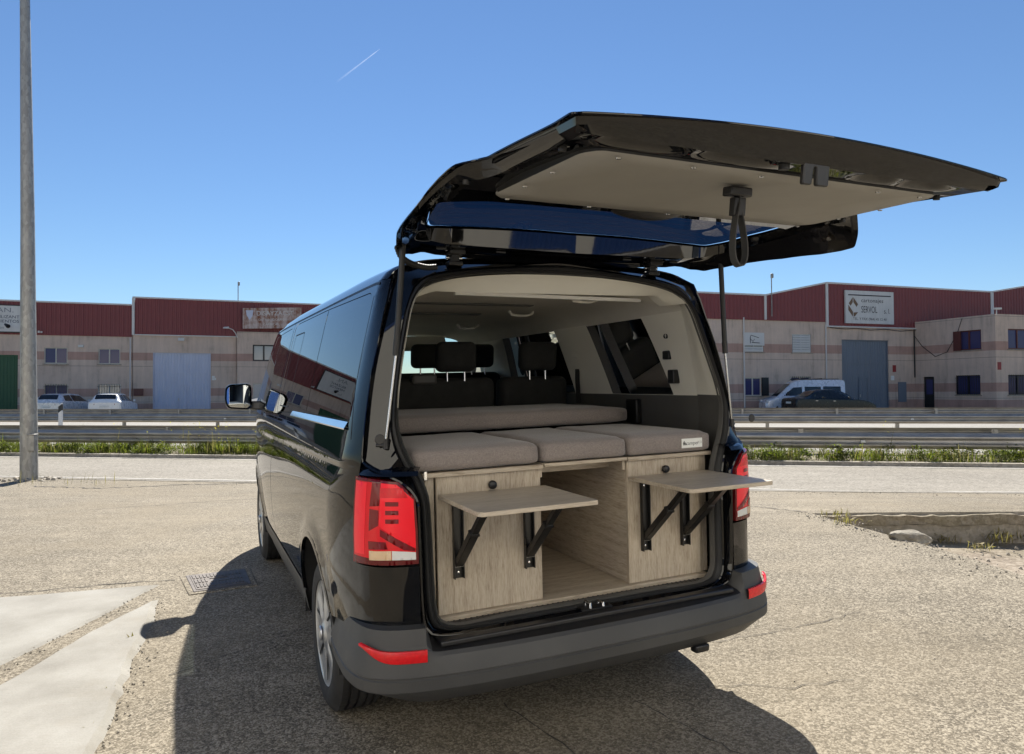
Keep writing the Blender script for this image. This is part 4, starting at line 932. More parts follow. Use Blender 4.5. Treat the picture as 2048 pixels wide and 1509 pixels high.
# roof skin
_rx = [(1.0, 1.86), (.978, 1.889), (.942, 1.916), (.888, 1.940), (.812, 1.959), (.70, 1.973), (.50, 1.984), (.25, 1.990), (0, 1.992)]   # x as a share of the side's half width
rx = resample(_rx, 22)
def yend(x): return .40
def roofz(z, y):
    k = max(0, (z-1.86)/.13); d = -.036*max(0, (1.05-y)/.75)**2 - .075*max(0, (y-2.5)/1.0)**2.2
    return z + k*d
full = [(-a, b) for a, b in rx] + [(a, b) for a, b in rx[-2::-1]]
rows = []
for t_ in list(np.linspace(0, .04, 10)) + list(np.linspace(.06, 1, 30)):
    row = []
    for x, z in full:
        y = yend(x) + t_*(3.50-.06*x**2-yend(x)); row.append((x*X(y, 1.86), y, roofz(z, y)))
    rows.append(row)
mb = MB(); mb.grid(rows); roof = mb.build('roof', M['paint'], van, 180)
mb = MB(); mb.tube([(-.08, 2.9, 1.985), (-.08, 2.86, 2.03), (-.08, 2.80, 2.045)], .012, 8); mb.build('antenna', M['black_plastic'], roof)
# windscreen, bonnet and nose: ruled across between the two sides
def ruled(name, pts, mat, bulge, smooth=60, inset=0.0):
    rows = []
    for y, z in pts:
        hw = X(y, z)-inset; rows.append([(hw*u, y + bulge*(1-u*u), z + .25*bulge*(1-u*u)) for u in np.linspace(-1, 1, 25)])
    mb = MB(); mb.grid(rows); return mb.build(name, M[mat], van, smooth)
ruled('windscreen', [(4.16, 1.20), (3.98, 1.38), (3.74, 1.60), (3.56, 1.76), (3.44, 1.845)], 'clear_glass', .13, inset=.02)
ruled('bonnet', [(4.82, .86), (4.70, .99), (4.48, 1.075), (4.25, 1.15), (4.16, 1.20)], 'paint', .12)
ruled('front_bumper', [(4.60, .24), (4.78, .30), (4.80, .42), (4.84, .60)], 'bumper_plastic', .14)
ruled('grille', [(4.84, .60), (4.82, .86)], 'black_plastic', .14)
for s in (-1, 1):
    mb = MB(); mb.hexa([(s*.52, 4.90, .66), (s*.84, 4.80, .68), (s*.84, 4.70, .68), (s*.52, 4.80, .66), (s*.52, 4.90, .84), (s*.85, 4.78, .86), (s*.85, 4.70, .86), (s*.52, 4.80, .84)]); mb.build('headlight', M['car_lamp_clear'], van, bevel=.02)
mb = MB(); mb.box(-.78, .78, .75, 4.6, .21, .27); mb.box(-.62, .62, .30, .80, .33, .42); mb.build('underbody', M['underbody'], van)
mb = MB(); mb.tube([(.30, .25, .30), (.30, .7, .30)], .03, 12); mb.build('exhaust', M['steel_rod'], van, 60)

# ---- rear frame: outer edge A, recess, seal C (half curves from bottom centre to top centre)
Cs = [(0, .172, .553), (.3, .172, .553), (.55, .172, .556), (.625, .176, .572), (.652, .18, .62), (.659, .186, .74), (.662, .190, .90), (.667, .193, 1.02), (.692, .20, 1.105), (.73, .214, 1.18), (.755, .226, 1.25), (.765, .237, 1.32), (.757, .252, 1.40), (.738, .274, 1.50), (.705, .301, 1.64), (.674, .321, 1.75), (.635, .336, 1.815), (.57, .346, 1.855), (.46, .352, 1.882), (.30, .356, 1.901), (.14, .358, 1.910), (0, .358, 1.912)]
As = [(0, .120, .540), (.3, .122, .540), (.58, .128, .545), (.67, .134, .555), (.705, .140, .60), (.712, .143, .74), (.715, .143, .90), (.717, .145, 1.02), (.735, .149, 1.065), (.785, .165, 1.110), (.855, .225, 1.145), (.8795, .292, 1.175), (.874, .299, 1.23), (.861, .307, 1.33), (.830, .321, 1.50), (.796, .332, 1.63), (.757, .355, 1.77)]
_rzx = spline([a*X(.40, 1.86) for a, b in _rx[::-1]], [b for a, b in _rx[::-1]])
for x in (.725, .68, .58, .42, .2, 0): As.append((x, .40 - .03*(x > .7), roofz(_rzx(x), .40)))
Cs.insert(-5, (.605, .342, 1.837))
NC = 90
def paired(P, Q, n):
    P, Q = np.array(P, float), np.array(Q, float); t_ = np.r_[0, np.cumsum(np.linalg.norm(np.diff(Q, axis=0), axis=1))]; t_ /= t_[-1]
    u = np.linspace(0, 1, n); f = [spline(t_, P[:, k]) for k in range(3)]; g = [spline(t_, Q[:, k]) for k in range(3)]
    return [tuple(a(x) for a in f) for x in u], [tuple(a(x) for a in g) for x in u]
A_, C_ = paired(As, Cs, NC)
def lerp(a, b, t_): return tuple(p+(q-p)*t_ for p, q in zip(a, b))
def ring(fn):
    h = [fn(a, c) for a, c in zip(A_, C_)]
    return h + [(-x, y, z) for x, y, z in h[-2::-1]]
def inward(a, c, d):
    vx, vz = c[0]-a[0], c[2]-a[2]; Ln = math.hypot(vx, vz) or 1; return vx/Ln*d, vz/Ln*d
def rA(a, c): return a
def rA1(a, c): i = inward(a, c, .007); return (a[0]+i[0], a[1]+.001, a[2]+i[1])
def rA2(a, c): i = inward(a, c, .016); return (a[0]+i[0], a[1]+.016, a[2]+i[1])
def rB(a, c): i = inward(a, c, -.034); return (c[0]+i[0], c[1]-.006, c[2]+i[1])
def rC(a, c): i = inward(a, c, -.022); return (c[0]+i[0], c[1], c[2]+i[1])
mb = MB(); mb.grid([ring(f) for f in (rA, rA1, rA2, rB, rC)]); mb.build('tailgate_recess', M['paint'], van, 32)
def seal_ring(o1, o2):
    def g(a, c): i = inward(a, c, o1); return (c[0]+i[0], c[1]+o2, c[2]+i[1])
    return ring(g)
mb = MB(); mb.grid([seal_ring(*q) for q in ((-.024, .004), (-.021, -.010), (-.013, -.014), (-.008, -.006), (-.005, -.005), (0, -.013), (.006, -.008), (.008, .012))]); mb.build('door_seal', M['rubber_seal'], van, 60)
mb = MB(); mb.grid([seal_ring(*q) for q in ((.008, .004), (.012, .002), (.015, .010), (.016, .03))]); mb.build('seal_trim', M['trim_dark'], van, 60)

# ---- D pillar corners, lower rear quarters, tail lights
_cc = {}
def corner(z):
    """plan curve of the rear corner from the side round to the tailgate edge, below the belt"""
    z = round(z, 3)
    if z in _cc: return _cc[z]
    k = X(.30, z)-.902; P = [(.902+k, .30), (.889+k, .262), (.873+k*.9, .232), (.845+k*.7, .198), (.81+k*.4, .174), (.765+k*.2, .156), (.715, .143)]
    _cc[z] = resample(P, 40); return _cc[z]
def corner_at(u, z, s, o=0.0):
    P = corner(z); i = min(max(u, 0), 1)*(len(P)-1); k = min(int(i), len(P)-2); f = i-k
    p = (P[k][0]+(P[k+1][0]-P[k][0])*f, P[k][1]+(P[k+1][1]-P[k][1])*f); t_ = (P[k+1][0]-P[k][0], P[k+1][1]-P[k][1]); Ln = math.hypot(*t_)
    n = (-t_[1]/Ln, t_[0]/Ln)
    if n[1] > 0: n = (-n[0], -n[1])
    if u < .05: n = (1, 0)
    return (s*(p[0]+n[0]*o), p[1]+n[1]*o, z)
def cpatch(name, poly, s, o, mat, par, holes=(), res=.02, smooth=180):
    return patch(name, poly, holes, lambda u, z: corner_at(u, z, s, o), mat, par, res, smooth, flip=(s < 0))
for s, sd in ((-1, 'left'), (1, 'right')):
    S = L if s < 0 else RR
    # shelf over the light
    # lower quarter
    cpatch('rear_quarter', [(0, .55), (1, .55), (1, .806), (0, .806)], s, .0, M['paint'], van, res=.03)
    lamp_o = [(.0, .815), (.99, .818), (.985, .94), (.955, 1.05), (.735, 1.108), (.32, 1.119), (.0, 1.122)]
    lt = cpatch('tail_light', lamp_o, s, .012, M['lens_red'], van)
    loop = densify(lamp_o, .03)
    mb = MB(); mb.grid([[corner_at(u, z, s, o) for u, z in loop + loop[:1]] for o in (.012, .004, -.04)]); mb.build('lamp_housing', M['lens_housing'], lt, 40)
    cpatch('lamp_border', lamp_o, s, .0124, M['lens_housing'], lt, holes=[[(.03, .842), (.955, .834), (.955, .93), (.925, 1.042), (.715, 1.098), (.32, 1.108), (.03, 1.110)]])
    cpatch('outer_band', [(.04, .85), (.25, .85), (.275, 1.105), (.04, 1.107)], s, .0128, M['lens_bright'], lt)
    cpatch('dark_column', [(.34, 1.022), (.485, 1.026), (.50, 1.104), (.37, 1.106)], s, .0135, M['lens_dark'], lt)
    cpatch('dark_column', [(.33, .935), (.47, .956), (.475, 1.010), (.34, 1.014)], s, .0132, M['lens_dark'], lt)
    cpatch('bright_field', [(.48, .955), (.79, .893), (.955, .874), (.935, 1.045), (.715, 1.100), (.505, 1.106)], s, .0136, M['lens_bright'], lt)
    cpatch('upper_bar', [(.49, 1.055), (.86, 1.052), (.79, 1.087), (.495, 1.089)], s, .0145, M['reflector_red'], lt)
    for k in range(3):
        z0 = 1.033 - .0305*k; cpatch('small_reflector', [(.565, z0-.008), (.735, z0-.009), (.735, z0+.006), (.565, z0+.007)], s, .0148, M['lens_dark'], lt)
    cpatch('diagonal_bar', [(.497, .944), (.495, .920), (.795, .870), (.945, .864), (.94, .874)], s, .0147, M['lens_dark'], lt)
    cpatch('lower_bar', [(.325, .871), (.59, .874), (.565, .899), (.325, .900)], s, .0142, M['lens_dark'], lt)
    cpatch('reversing_lens', [(.645, .836), (.952, .834), (.952, .860), (.80, .865), (.645, .868)], s, .0150, M['lens_clear'], lt)
    cpatch('indicator_lens', [(.335, .833), (.638, .836), (.638, .868), (.335, .866)], s, .0150, M['lens_amber'], lt)
    # shelf above the lamp
    P = corner(1.12)
    mb = MB(); mb.grid([[(s*x, y, 1.126) for x, y in P], [(s*(x-.006), y+.008, 1.142) for x, y in P], [(s*min(x-.03, .86), max(y+.06, .20), 1.150+.03*k_) for k_, (x, y) in zip(np.linspace(1, 0, len(P)), P)]]); mb.build('lamp_shelf', M['paint'], van, 40)

# ---- rear bumper
_bp = [(.930, .635), (.940, .48), (.942, .34), (.928, .23), (.905, .172), (.865, .128), (.80, .096), (.70, .070), (.5, .045), (.25, .033)]
plan = resample([(-a, b) for a, b in _bp] + [(0, .030)] + _bp[::-1], 140)
def nrm(k):
    a, b = plan[max(k-1, 0)], plan[min(k+1, len(plan)-1)]; dx, dy = b[0]-a[0], b[1]-a[1]; Ln = math.hypot(dx, dy); return (dy/Ln, -dx/Ln)
def bprof(k):
    x, y = plan[k]; ax = abs(x); c = smooth(.70, .90, ax); sd_ = smooth(.16, .55, y); e = smooth(.69, .715, ax)
    zb = .334 + .030*c*(1-sd_) - .010*sd_
    P = [(-.12, zb+.014), (-.046, zb), (-.030, zb+.010), (.0095, .392), (.0125, .397), (.0135, .434), (.0095, .4375), (.0095, .4425), (.0135, .446)]
    P += [(.004, .486 + .01*e), (-.004, .505 + .018*e), (-.010 - .006*(1-e), .517 + .026*e), (-.016 - .014*(1-e), .522 + .050*e), (-.022 - .06*(1-e), .532 + (.068-.012*sd_)*e), (-.075-.02*(1-e), .540 + (.062-.012*sd_)*e)]
    return P
rows = []
nP = len(bprof(0))
for j in range(nP):
    row = []
    for k in range(len(plan)):
        o, z = bprof(k)[j]; nx, ny = nrm(k); row.append((plan[k][0]+nx*o, plan[k][1]+ny*o, z))
    rows.append(row)
mb = MB(); mb.grid(rows[:12]); bump_ = mb.build('rear_bumper', M['bumper_plastic'], van, 22)
kl = [k for k in range(len(plan)) if abs(plan[k][0]) < .712]
mb = MB(); mb.grid([[r_[k] for k in kl] for r_ in rows[11:]]); mb.build('loading_ledge', M['black_plastic'], bump_, 38)
for ks_ in ([k for k in range(len(plan)) if plan[k][0] < -.69], [k for k in range(len(plan)) if plan[k][0] > .69]):
    mb = MB(); mb.grid([[r_[k] for k in ks_] for r_ in rows[11:]]); mb.build('corner_shoulder', M['bumper_plastic'], bump_, 38)
for s in (-1, 1):   # red reflectors set into the corners
    mb = MB(); ks = [k for k in range(len(plan)) if plan[k][0]*s > .703 and plan[k][1] < .195]
    rows = []
    for o, t_ in ((.002, 0), (.011, .0), (.013, .15), (.013, .85), (.011, 1), (.002, 1)):
        row = []
        for k in ks:
            x, y = plan[k]; nx, ny = nrm(k); tp = smooth(.10, .195, y); z0 = .495 + .052*tp; z1 = .536 + .020*tp
            row.append((x+nx*o, y+ny*o, z0+(z1-z0)*t_))
        rows.append(row)
    mb.grid(rows); mb.build('reflector', M['reflector_red'], bump_, 40)
mb = MB(); mb.box(-.66, .66, .085, .172, .525, .546); mb.build('step_plate', M['black_plastic'], bump_, bevel=.006)
mb = MB(); mb.hexa([(.43, .06, .312), (.50, .06, .312), (.50, .1, .312), (.43, .1, .312), (.43, .055, .345), (.50, .055, .345), (.50, .1, .345), (.43, .1, .345)]); mb.build('tow_cover', M['black_plastic'], bump_, bevel=.008)

# ---- wheels
def wheel(y, s):
    r0, xo = .336, .918
    prof = [(.222, xo-.02), (.232, xo-.004), (.262, xo+.002), (.295, xo-.001), (.312, xo-.010), (.326, xo-.024)]
    ang = [(.326, xo-.024)]
    tread = []
    x = xo-.024
    for g in (xo-.062, xo-.100, xo-.138, xo-.170):
        tread += [(.3355, x-.006 if not tread else x), (.336, g+.006), (.327, g+.0045), (.327, g-.0045), (.336, g-.006)]; x = g-.006
    tread += [(.3355, xo-.19), (.326, xo-.202), (.295, xo-.218), (.21, xo-.21)]
    mb = MB(); mb.lathe([(r, a*s) for r, a in prof + tread], (0, 0, 0), 'x', 96)
    # sipes across the shoulder
    t_ = mb.build('wheel', M['tyre_rubber'], van, 35); t_.location = (0, y, .333)
    mb = MB()
    for k in range(64):
        a = 2*math.pi*k/64; c, sn = math.cos(a), math.sin(a)
        for x0, x1 in ((xo-.028, xo-.056), (xo-.068, xo-.095)):
            w_ = .0022; mb.add([(s*x0, .3364*c-w_*sn, .3364*sn+w_*c), (s*x1, .3364*c-w_*sn, .3364*sn+w_*c), (s*x1, .3364*c+w_*sn, .3364*sn-w_*c), (s*x0, .3364*c+w_*sn, .3364*sn-w_*c)], [(0, 1, 2, 3)])
    mb.build('tread_cut', M['trim_black'], t_)
    # wheel trim: a dished cover with six spoke lands and dark slots between them
    mb = MB(); nA, nR = 144, 22; P = []
    for i in range(nR+1):
        r = .012 + .218*i/nR; row = []
        for j in range(nA):
            a = 2*math.pi*j/nA; ph = (a*6/(2*math.pi)) % 1
            sp = math.exp(-((ph-.5)/.17)**2); t2 = (r-.012)/.218
            h = -.030*(1-t2)**.5*t2*1.6 + .010*sp*smooth(.15, .5, t2)*(1-smooth(.85, 1, t2)) - .006*smooth(.9, 1, t2) + .012*(1-smooth(.0, .22, t2))
            row.append((s*(xo-.002+h), r*math.cos(a), r*math.sin(a)))
        P.append(row + row[:1])
    mb.grid(P); cap_ = mb.build('wheel_trim', M['silver_cap'], t_, 50)
    for k in range(6):
        a = 2*math.pi*(k)/6 + .18; pl = []
        for (r, da) in ((.085, -.10), (.10, .10), (.15, .16), (.205, .10), (.20, .02), (.14, .03)): pl.append((r*math.cos(a+da), r*math.sin(a+da)))
        mb = MB(); d_ = .0025; f = lambda u, v: -.030*(1-min(1, (math.hypot(u, v)-.012)/.208))**.5*((math.hypot(u, v)-.012)/.208)*1.6
        mb.add([(s*(xo-.002+f(u, v)+d_+.002), u, v) for u, v in pl], [tuple(range(6))]); mb.build('slot', M['trim_black'], cap_)
    mb = MB(); mb.lathe([(.0001, s*(xo+.012)), (.030, s*(xo+.012)), (.034, s*(xo+.006))], (0, 0, 0), 'x', 24); mb.build('centre_cap', M['silver_cap'], cap_, 40)
    mb = MB(); mb.lathe([(.0001, s*(xo+.0128)), (.022, s*(xo+.0126))], (0, 0, 0), 'x', 20); mb.build('emblem', M['frame_alu'], cap_)
    mb = MB(); mb.tube([(s*(xo-.06), 0, 0), (s*.1, 0, 0)], .05, 10); mb.lathe([(.20, s*(xo-.08)), (.0001, s*(xo-.08))], (0, 0, 0), 'x', 24); mb.build('axle', M['underbody'], t_)
    return t_
for y in (1.0, 4.0):
    for s in (-1, 1): wheel(y, s)

# ---- door mirrors
for s in (-1, 1):
    mb = MB(); rows = []
    out = rounded([(.985, 1.285), (.985, 1.455), (1.01, 1.472), (1.15, 1.468), (1.180, 1.44), (1.186, 1.33), (1.165, 1.275), (1.01, 1.262)], .035, 6)
    cx_, cz_ = 1.085, 1.37
    for k, y in ((.90, 3.735), (.985, 3.725), (1.0, 3.74), (1.0, 3.80), (.94, 3.86), (.72, 3.91), (.3, 3.935), (.02, 3.94)): rows.append([(s*(cx_+(x-cx_)*k), y, cz_+(z-cz_)*k) for x, z in out + out[:1]])
    mb.grid(rows); mr = mb.build('door_mirror', M['paint'], van, 50)
    q = [(cx_+(x-cx_)*.91, cz_+(z-cz_)*.91) for x, z in out]
    patch('mirror_glass', q, [], lambda a, b: (s*a, 3.752 + .05*(a-cx_) + ((a-cx_)**2+(b-cz_)**2)/2.6, b), M['mirror_glass'], mr, .03, 180, flip=(s < 0), exact=True)
    mb = MB(); mb.hexa([(s*.90, 3.72, 1.25), (s*1.03, 3.76, 1.275), (s*1.03, 3.86, 1.275), (s*.90, 3.90, 1.25), (s*.90, 3.73, 1.33), (s*1.03, 3.77, 1.33), (s*1.03, 3.85, 1.33), (s*.90, 3.88, 1.36)]); mb.build('mirror_foot', M['black_plastic'], mr, bevel=.012)
# ------------------------------------------------------------------ interior of the van
# headliner with the beige header over the opening
_hx = resample([(.730, 1.765), (.72, 1.79), (.69, 1.822), (.63, 1.846), (.5, 1.862), (.25, 1.870), (0, 1.872)], 16)
hx = [(-a, b) for a, b in _hx] + [(a, b) for a, b in _hx[-2::-1]]
mb = MB(); mb.grid([[(x*(1-.03*max(0, y-2.6)), y, z - .05*max(0, (y-2.6))**2) for x, z in hx] for y in np.linspace(.47, 3.42, 24)]); hl = mb.build('headliner', M['headliner'], van, 60)
top = [(a, c) for a, c in zip(A_, C_) if c[2] > 1.80]
def header_row(dz, y, kx): return None
Ct = [c for a, c in top]; Ct = Ct + [(-x, y, z) for x, y, z in Ct[-2::-1]]
mb = MB(); rows = []
for t_ in np.linspace(0, 1, 7):
    row = []
    for x, y, z in Ct:
        zb = 1.822 + .012*(x+.6)/1.2 if abs(x) < .6 else 1.822; z2 = min(z-.012, zb - .35*max(0, abs(x)-.56))
        row.append((x*(1-.03*t_), y+.006+.085*t_**.8, (z-.014)*(1-t_) + z2*t_))
    rows.append(row)
rows.append([(x*.985, .50, z + (max(z, 1.858)-z)*(1-smooth(.45, .64, abs(x)))) for x, y, z in rows[-1]])
mb.grid(rows); mb.build('header_trim', M['trim_beige'], van, 40)
mb = MB(); mb.hexa([(-.36, .676, 1.842), (.63, .676, 1.834), (.63, .698, 1.834), (-.36, .698, 1.842), (-.36, .676, 1.858), (.63, .676, 1.850), (.63, .698, 1.850), (-.36, .698, 1.858)]); o = mb.build('light_strip', M['led_strip'], hl)
for x, y, z in ((.36, .78, 1.852), (.36, 1.52, 1.85), (.34, 2.35, 1.835)):
    mb = MB(); mb.tube([(x-.075, y, z+.012), (x-.06, y-.01, z-.010), (x-.02, y-.016, z-.016), (x+.03, y-.012, z-.015), (x+.075, y, z-.004), (x+.085, y, z+.012)], .008, 8, True, [.010, .010, .008, .007, .007, .009]); mb.build('grab_handle', M['headliner'], hl, 60)
mb = MB(); mb.box(-.60, .30, 1.22, 1.27, 1.862, 1.868); mb.build('ceiling_vent', M['trim_dark'], hl); mb = MB(); mb.box(-.6, .2, 1.74, 1.80, 1.860, 1.867); mb.build('ceiling_vent', M['trim_dark'], hl)
mb = MB(); mb.hexa([(-.02, 3.28, 1.70), (.52, 3.28, 1.70), (.52, 3.36, 1.82), (-.02, 3.36, 1.82), (-.02, 3.26, 1.71), (.52, 3.26, 1.71), (.52, 3.34, 1.835), (-.02, 3.34, 1.835)]); mb.build('sun_visor', M['trim_beige'], van, bevel=.012)

# side trims with window openings
xi = spline([.50, 1.0, 1.30, 1.36, 1.55, 1.70, 1.80], [.815, .815, .818, .812, .778, .745, .718])
W1 = rounded([(.66, 1.345), (.83, 1.80), (1.39, 1.80), (1.23, 1.345)], .03); W2 = rounded([(1.665, 1.345), (1.80, 1.80), (2.62, 1.80), (2.62, 1.345)], .03)
for s in (-1, 1):
    f = lambda y, z: (s*xi(z), y, z)
    up_ = patch('upper_trim', [(.47, 1.36), (3.2, 1.36), (3.2, 1.79), (.47, 1.79)], [[(y, max(z, 1.362)) for y, z in W1], [(y, max(z, 1.362)) for y, z in W2]], f, M['trim_beige'], van, .08, 180)
    patch('lower_trim', [(.47, .50), (3.2, .50), (3.2, 1.36), (.47, 1.36)], [], lambda y, z: (s*(xi(z)+.004), y, z), M['trim_dark'], van, .1, 180)
    for W in (W1, W2):
        mb = MB(); Wd = densify(W, .06); mb.grid([[(s*min(xi(z)+o, X(y, max(z, 1.362))-.016), y, max(z, 1.362) if o < .01 else z) for y, z in Wd + Wd[:1]] for o in (0, .02, .06)]); mb.build('window_reveal', M['trim_dark'], up_, 50)
    # D pillar trim from the seal to the wall
    H = [c for a, c in zip(A_, C_) if 1.36 <= c[2] <= 1.84]; H2 = [c for a, c in zip(A_, C_) if .60 <= c[2] <= 1.37]
    def wrap(Hs):
        rows = []
        for x, y, z in Hs:
            e = xi(min(z, 1.79)); e0 = x-.013
            rows.append([(s*(e0 + (e-e0)*q**.7 + .008*math.sin(q*9)*(1 if z > 1.4 else 0)*(1-q)), y+.006 + (.475-y)*q, z) for q in np.linspace(0, 1, 12)])
        m_ = MB(); m_.grid(rows); return m_
    wrap(H).build('pillar_trim', M['trim_beige'], van, 60); wrap(H2).build('pillar_trim', M['trim_dark'], van, 60)
mb = MB()
for (y, z, h, wd) in ((.635, 1.565, .045, .055), (.60, 1.455, .07, .05)):
    b_ = MB(); b_.box(.762, .805, y, y+wd, z-h/2, z+h/2); b_.build('wall_catch', M['black_plastic'], van, bevel=.006)
b_ = MB(); b_.lathe([(.0001, -.80), (.012, -.80), (.012, -.815)], (1.56, .64, 1.66), 'x', 14); b_.build('trim_plug', M['black_plastic'], van)
b_ = MB(); b_.box(.78, .815, .955, 1.06, 1.20, 1.335); b_.build('belt_slot', M['trim_black'], van, bevel=.008)
b_ = MB(); b_.ribbon([(.79, 1.60, 1.60), (.785, 1.60, 1.45), (.785, 1.59, 1.30)], (0, .05, 0), .004, [(1, 0, 0)]*3); b_.build('seat_belt', M['strap_web'], van)
b_ = MB(); b_.box(.765, .80, 1.56, 1.64, 1.58, 1.66); b_.build('belt_guide', M['trim_beige'], van, bevel=.012)
# load floor, sill plate with ribs, latch
mb = MB(); mb.box(-.80, .80, .262, 3.3, .46, .545); mb.build('load_floor', M['trim_dark'], van)
mb = MB(); mb.hexa([(-.64, .178, .46), (.64, .178, .46), (.64, .262, .46), (-.64, .262, .46), (-.635, .186, .548), (.635, .186, .548), (.635, .262, .556), (-.635, .262, .556)]); sp_ = mb.build('sill_plate', M['black_plastic'], van, bevel=.006)
for k in range(52):
    if k == 0: mb = MB(); mb.hexa([(-.006, .196, .5475), (.006, .196, .5475), (.006, .258, .5540), (-.006, .258, .5540), (-.003, .198, .5515), (.003, .198, .5515), (.003, .257, .5575), (-.003, .257, .5575)]); rb = mb.build('rib', M['black_plastic'], sp_); me_ = rb.data
    else: rb = bpy.data.objects.new('rib', me_); col.objects.link(rb); rb.parent = sp_
    rb.location = (-.60+.0235*k, 0, 0)
la_ = MB(); la_.box(-.07, .07, .118, .176, .546, .556); lo = la_.build('latch_plate', M['trim_black'], van, bevel=.006)
la_ = MB(); la_.tube([(-.03, .125, .55), (-.03, .125, .572), (-.03, .165, .572), (-.03, .165, .55)], .006, 8); la_.tube([(.03, .125, .55), (.03, .125, .566), (.03, .165, .566), (.03, .165, .55)], .006, 8); la_.build('striker', M['steel_rod'], lo, 60)

# seats
def rbox(x0, x1, y0, y1, z0, z1, lean=0.0):
    m_ = MB(); m_.hexa([(x0, y0, z0), (x1, y0, z0), (x1, y1, z0), (x0, y1, z0), (x0, y0-lean, z1), (x1, y0-lean, z1), (x1, y1-lean, z1), (x0, y1-lean, z1)]); return m_
def seat(x0, x1, y, ztop, heads, lean=.06):
    st = rbox(x0, x1, y, y+.14, .62, ztop, lean).build('seat_back', M['seat_fabric'], van, bevel=.05, seg=4)
    rbox(x0, x1, y+.12, y+.62, .78, .98).build('seat_base', M['seat_fabric'], st, bevel=.05, seg=3)
    for hx_ in heads:
        rbox(hx_-.125, hx_+.125, y-.035-lean, y+.065-lean, ztop+.035, ztop+.215, .02).build('headrest', M['seat_fabric'], st, bevel=.04, seg=4)
        for d in (-.055, .055):
            m_ = MB(); m_.tube([(hx_+d, y+.01-lean, ztop-.02), (hx_+d, y+.01-lean, ztop+.06)], .006, 8); m_.build('headrest_post', M['chrome'], st, 60)
    return st
seat(-.76, .265, 1.74, 1.475, (-.52, .005)); seat(.305, .775, 1.74, 1.475, (.55,))
seat(-.78, -.30, 2.92, 1.50, (-.54,), .12); seat(-.10, .80, 2.92, 1.52, (.19, .60), .12)
rbox(-.27, -.12, 1.66, 1.74, 1.44, 1.50).build('belt_housing', M['trim_dark'], van, bevel=.015)
mb = MB(); mb.box(-.80, .80, 3.75, 4.15, .55, 1.15); mb.build('dashboard', M['trim_dark'], van, bevel=.06)

# ------------------------------------------------------------------ bed box with two fold-out tables
def vthing(name, label, cat, group=None):
    o = thing(name, label, cat, group=group); o.matrix_world = VAN_M; return o
bx = vthing('bed_cabinet', 'oak-effect bed box with two fold-out tables in the van opening', 'cabinet')
YF = .27
def board(name, x0, x1, y0, y1, z0, z1, m_, par=None, bev=.0015):
    b_ = MB(); b_.box(x0, x1, y0, y1, z0, z1); return b_.build(name, M[m_], par or bx, bevel=bev, seg=1)
board('front_panel', -.606, -.164, YF, YF+.016, .5735, 1.097, 'oak_vertical'); board('front_panel', .252, .637, YF, YF+.016, .5735, 1.099, 'oak_vertical')
board('side_stile', -.646, -.610, YF+.012, YF+.028, .5735, 1.097, 'oak_vertical'); board('side_stile', .640, .684, YF+.012, YF+.028, .5735, 1.099, 'oak_vertical')
board('floor_board', -.608, .660, YF-.020, 1.30, .5475, .572, 'oak_across')
board('top_board', -.662, -.158, YF-.018, .97, 1.0985, 1.116, 'oak_across'); board('top_board', -.152, .242, YF-.020, .97, 1.1045, 1.119, 'oak_across'); board('top_board', .247, .694, YF-.018, .97, 1.1005, 1.117, 'oak_across')
board('divider', .253, .269, YF+.017, 1.30, .573, 1.0985, 'oak_deep'); board('divider', -.180, -.164, YF+.017, 1.30, .573, 1.0975, 'oak_deep')
board('back_panel', -.163, .252, 1.28, 1.296, .573, 1.10, 'oak_across'); board('rail', -.163, .252, YF+.14, YF+.156, 1.06, 1.104, 'oak_across')
board('stop_block', -.163, -.150, YF+.01, YF+.026, 1.06, 1.104, 'oak_vertical'); board('stop_block', .236, .251, YF+.01, YF+.026, 1.06, 1.104, 'oak_vertical')
b_ = MB(); b_.box(.02, .12, YF+.30, YF+.34, 1.075, 1.104); b_.build('lock', M['black_metal'], bx, bevel=.004)
b_ = MB(); b_.tube([(-.15, YF+.12, 1.085), (-.10, YF+.12, 1.085)], .012, 10); b_.build('roller', M['steel_rod'], bx)
b_ = MB(); b_.box(-.658, -.648, .245, .255, 1.094, 1.124); b_.build('corner_clip', M['chrome'], bx)
for x, z in ((-.378, 1.052), (.447, 1.052)):
    b_ = MB(); b_.lathe([(.0001, -.022), (.012, -.0215), (.0165, -.017), (.0175, -.010), (.015, -.004), (.014, .0)], (x, YF, z), 'y', 24); b_.build('knob', M['knob_black'], bx, 50)
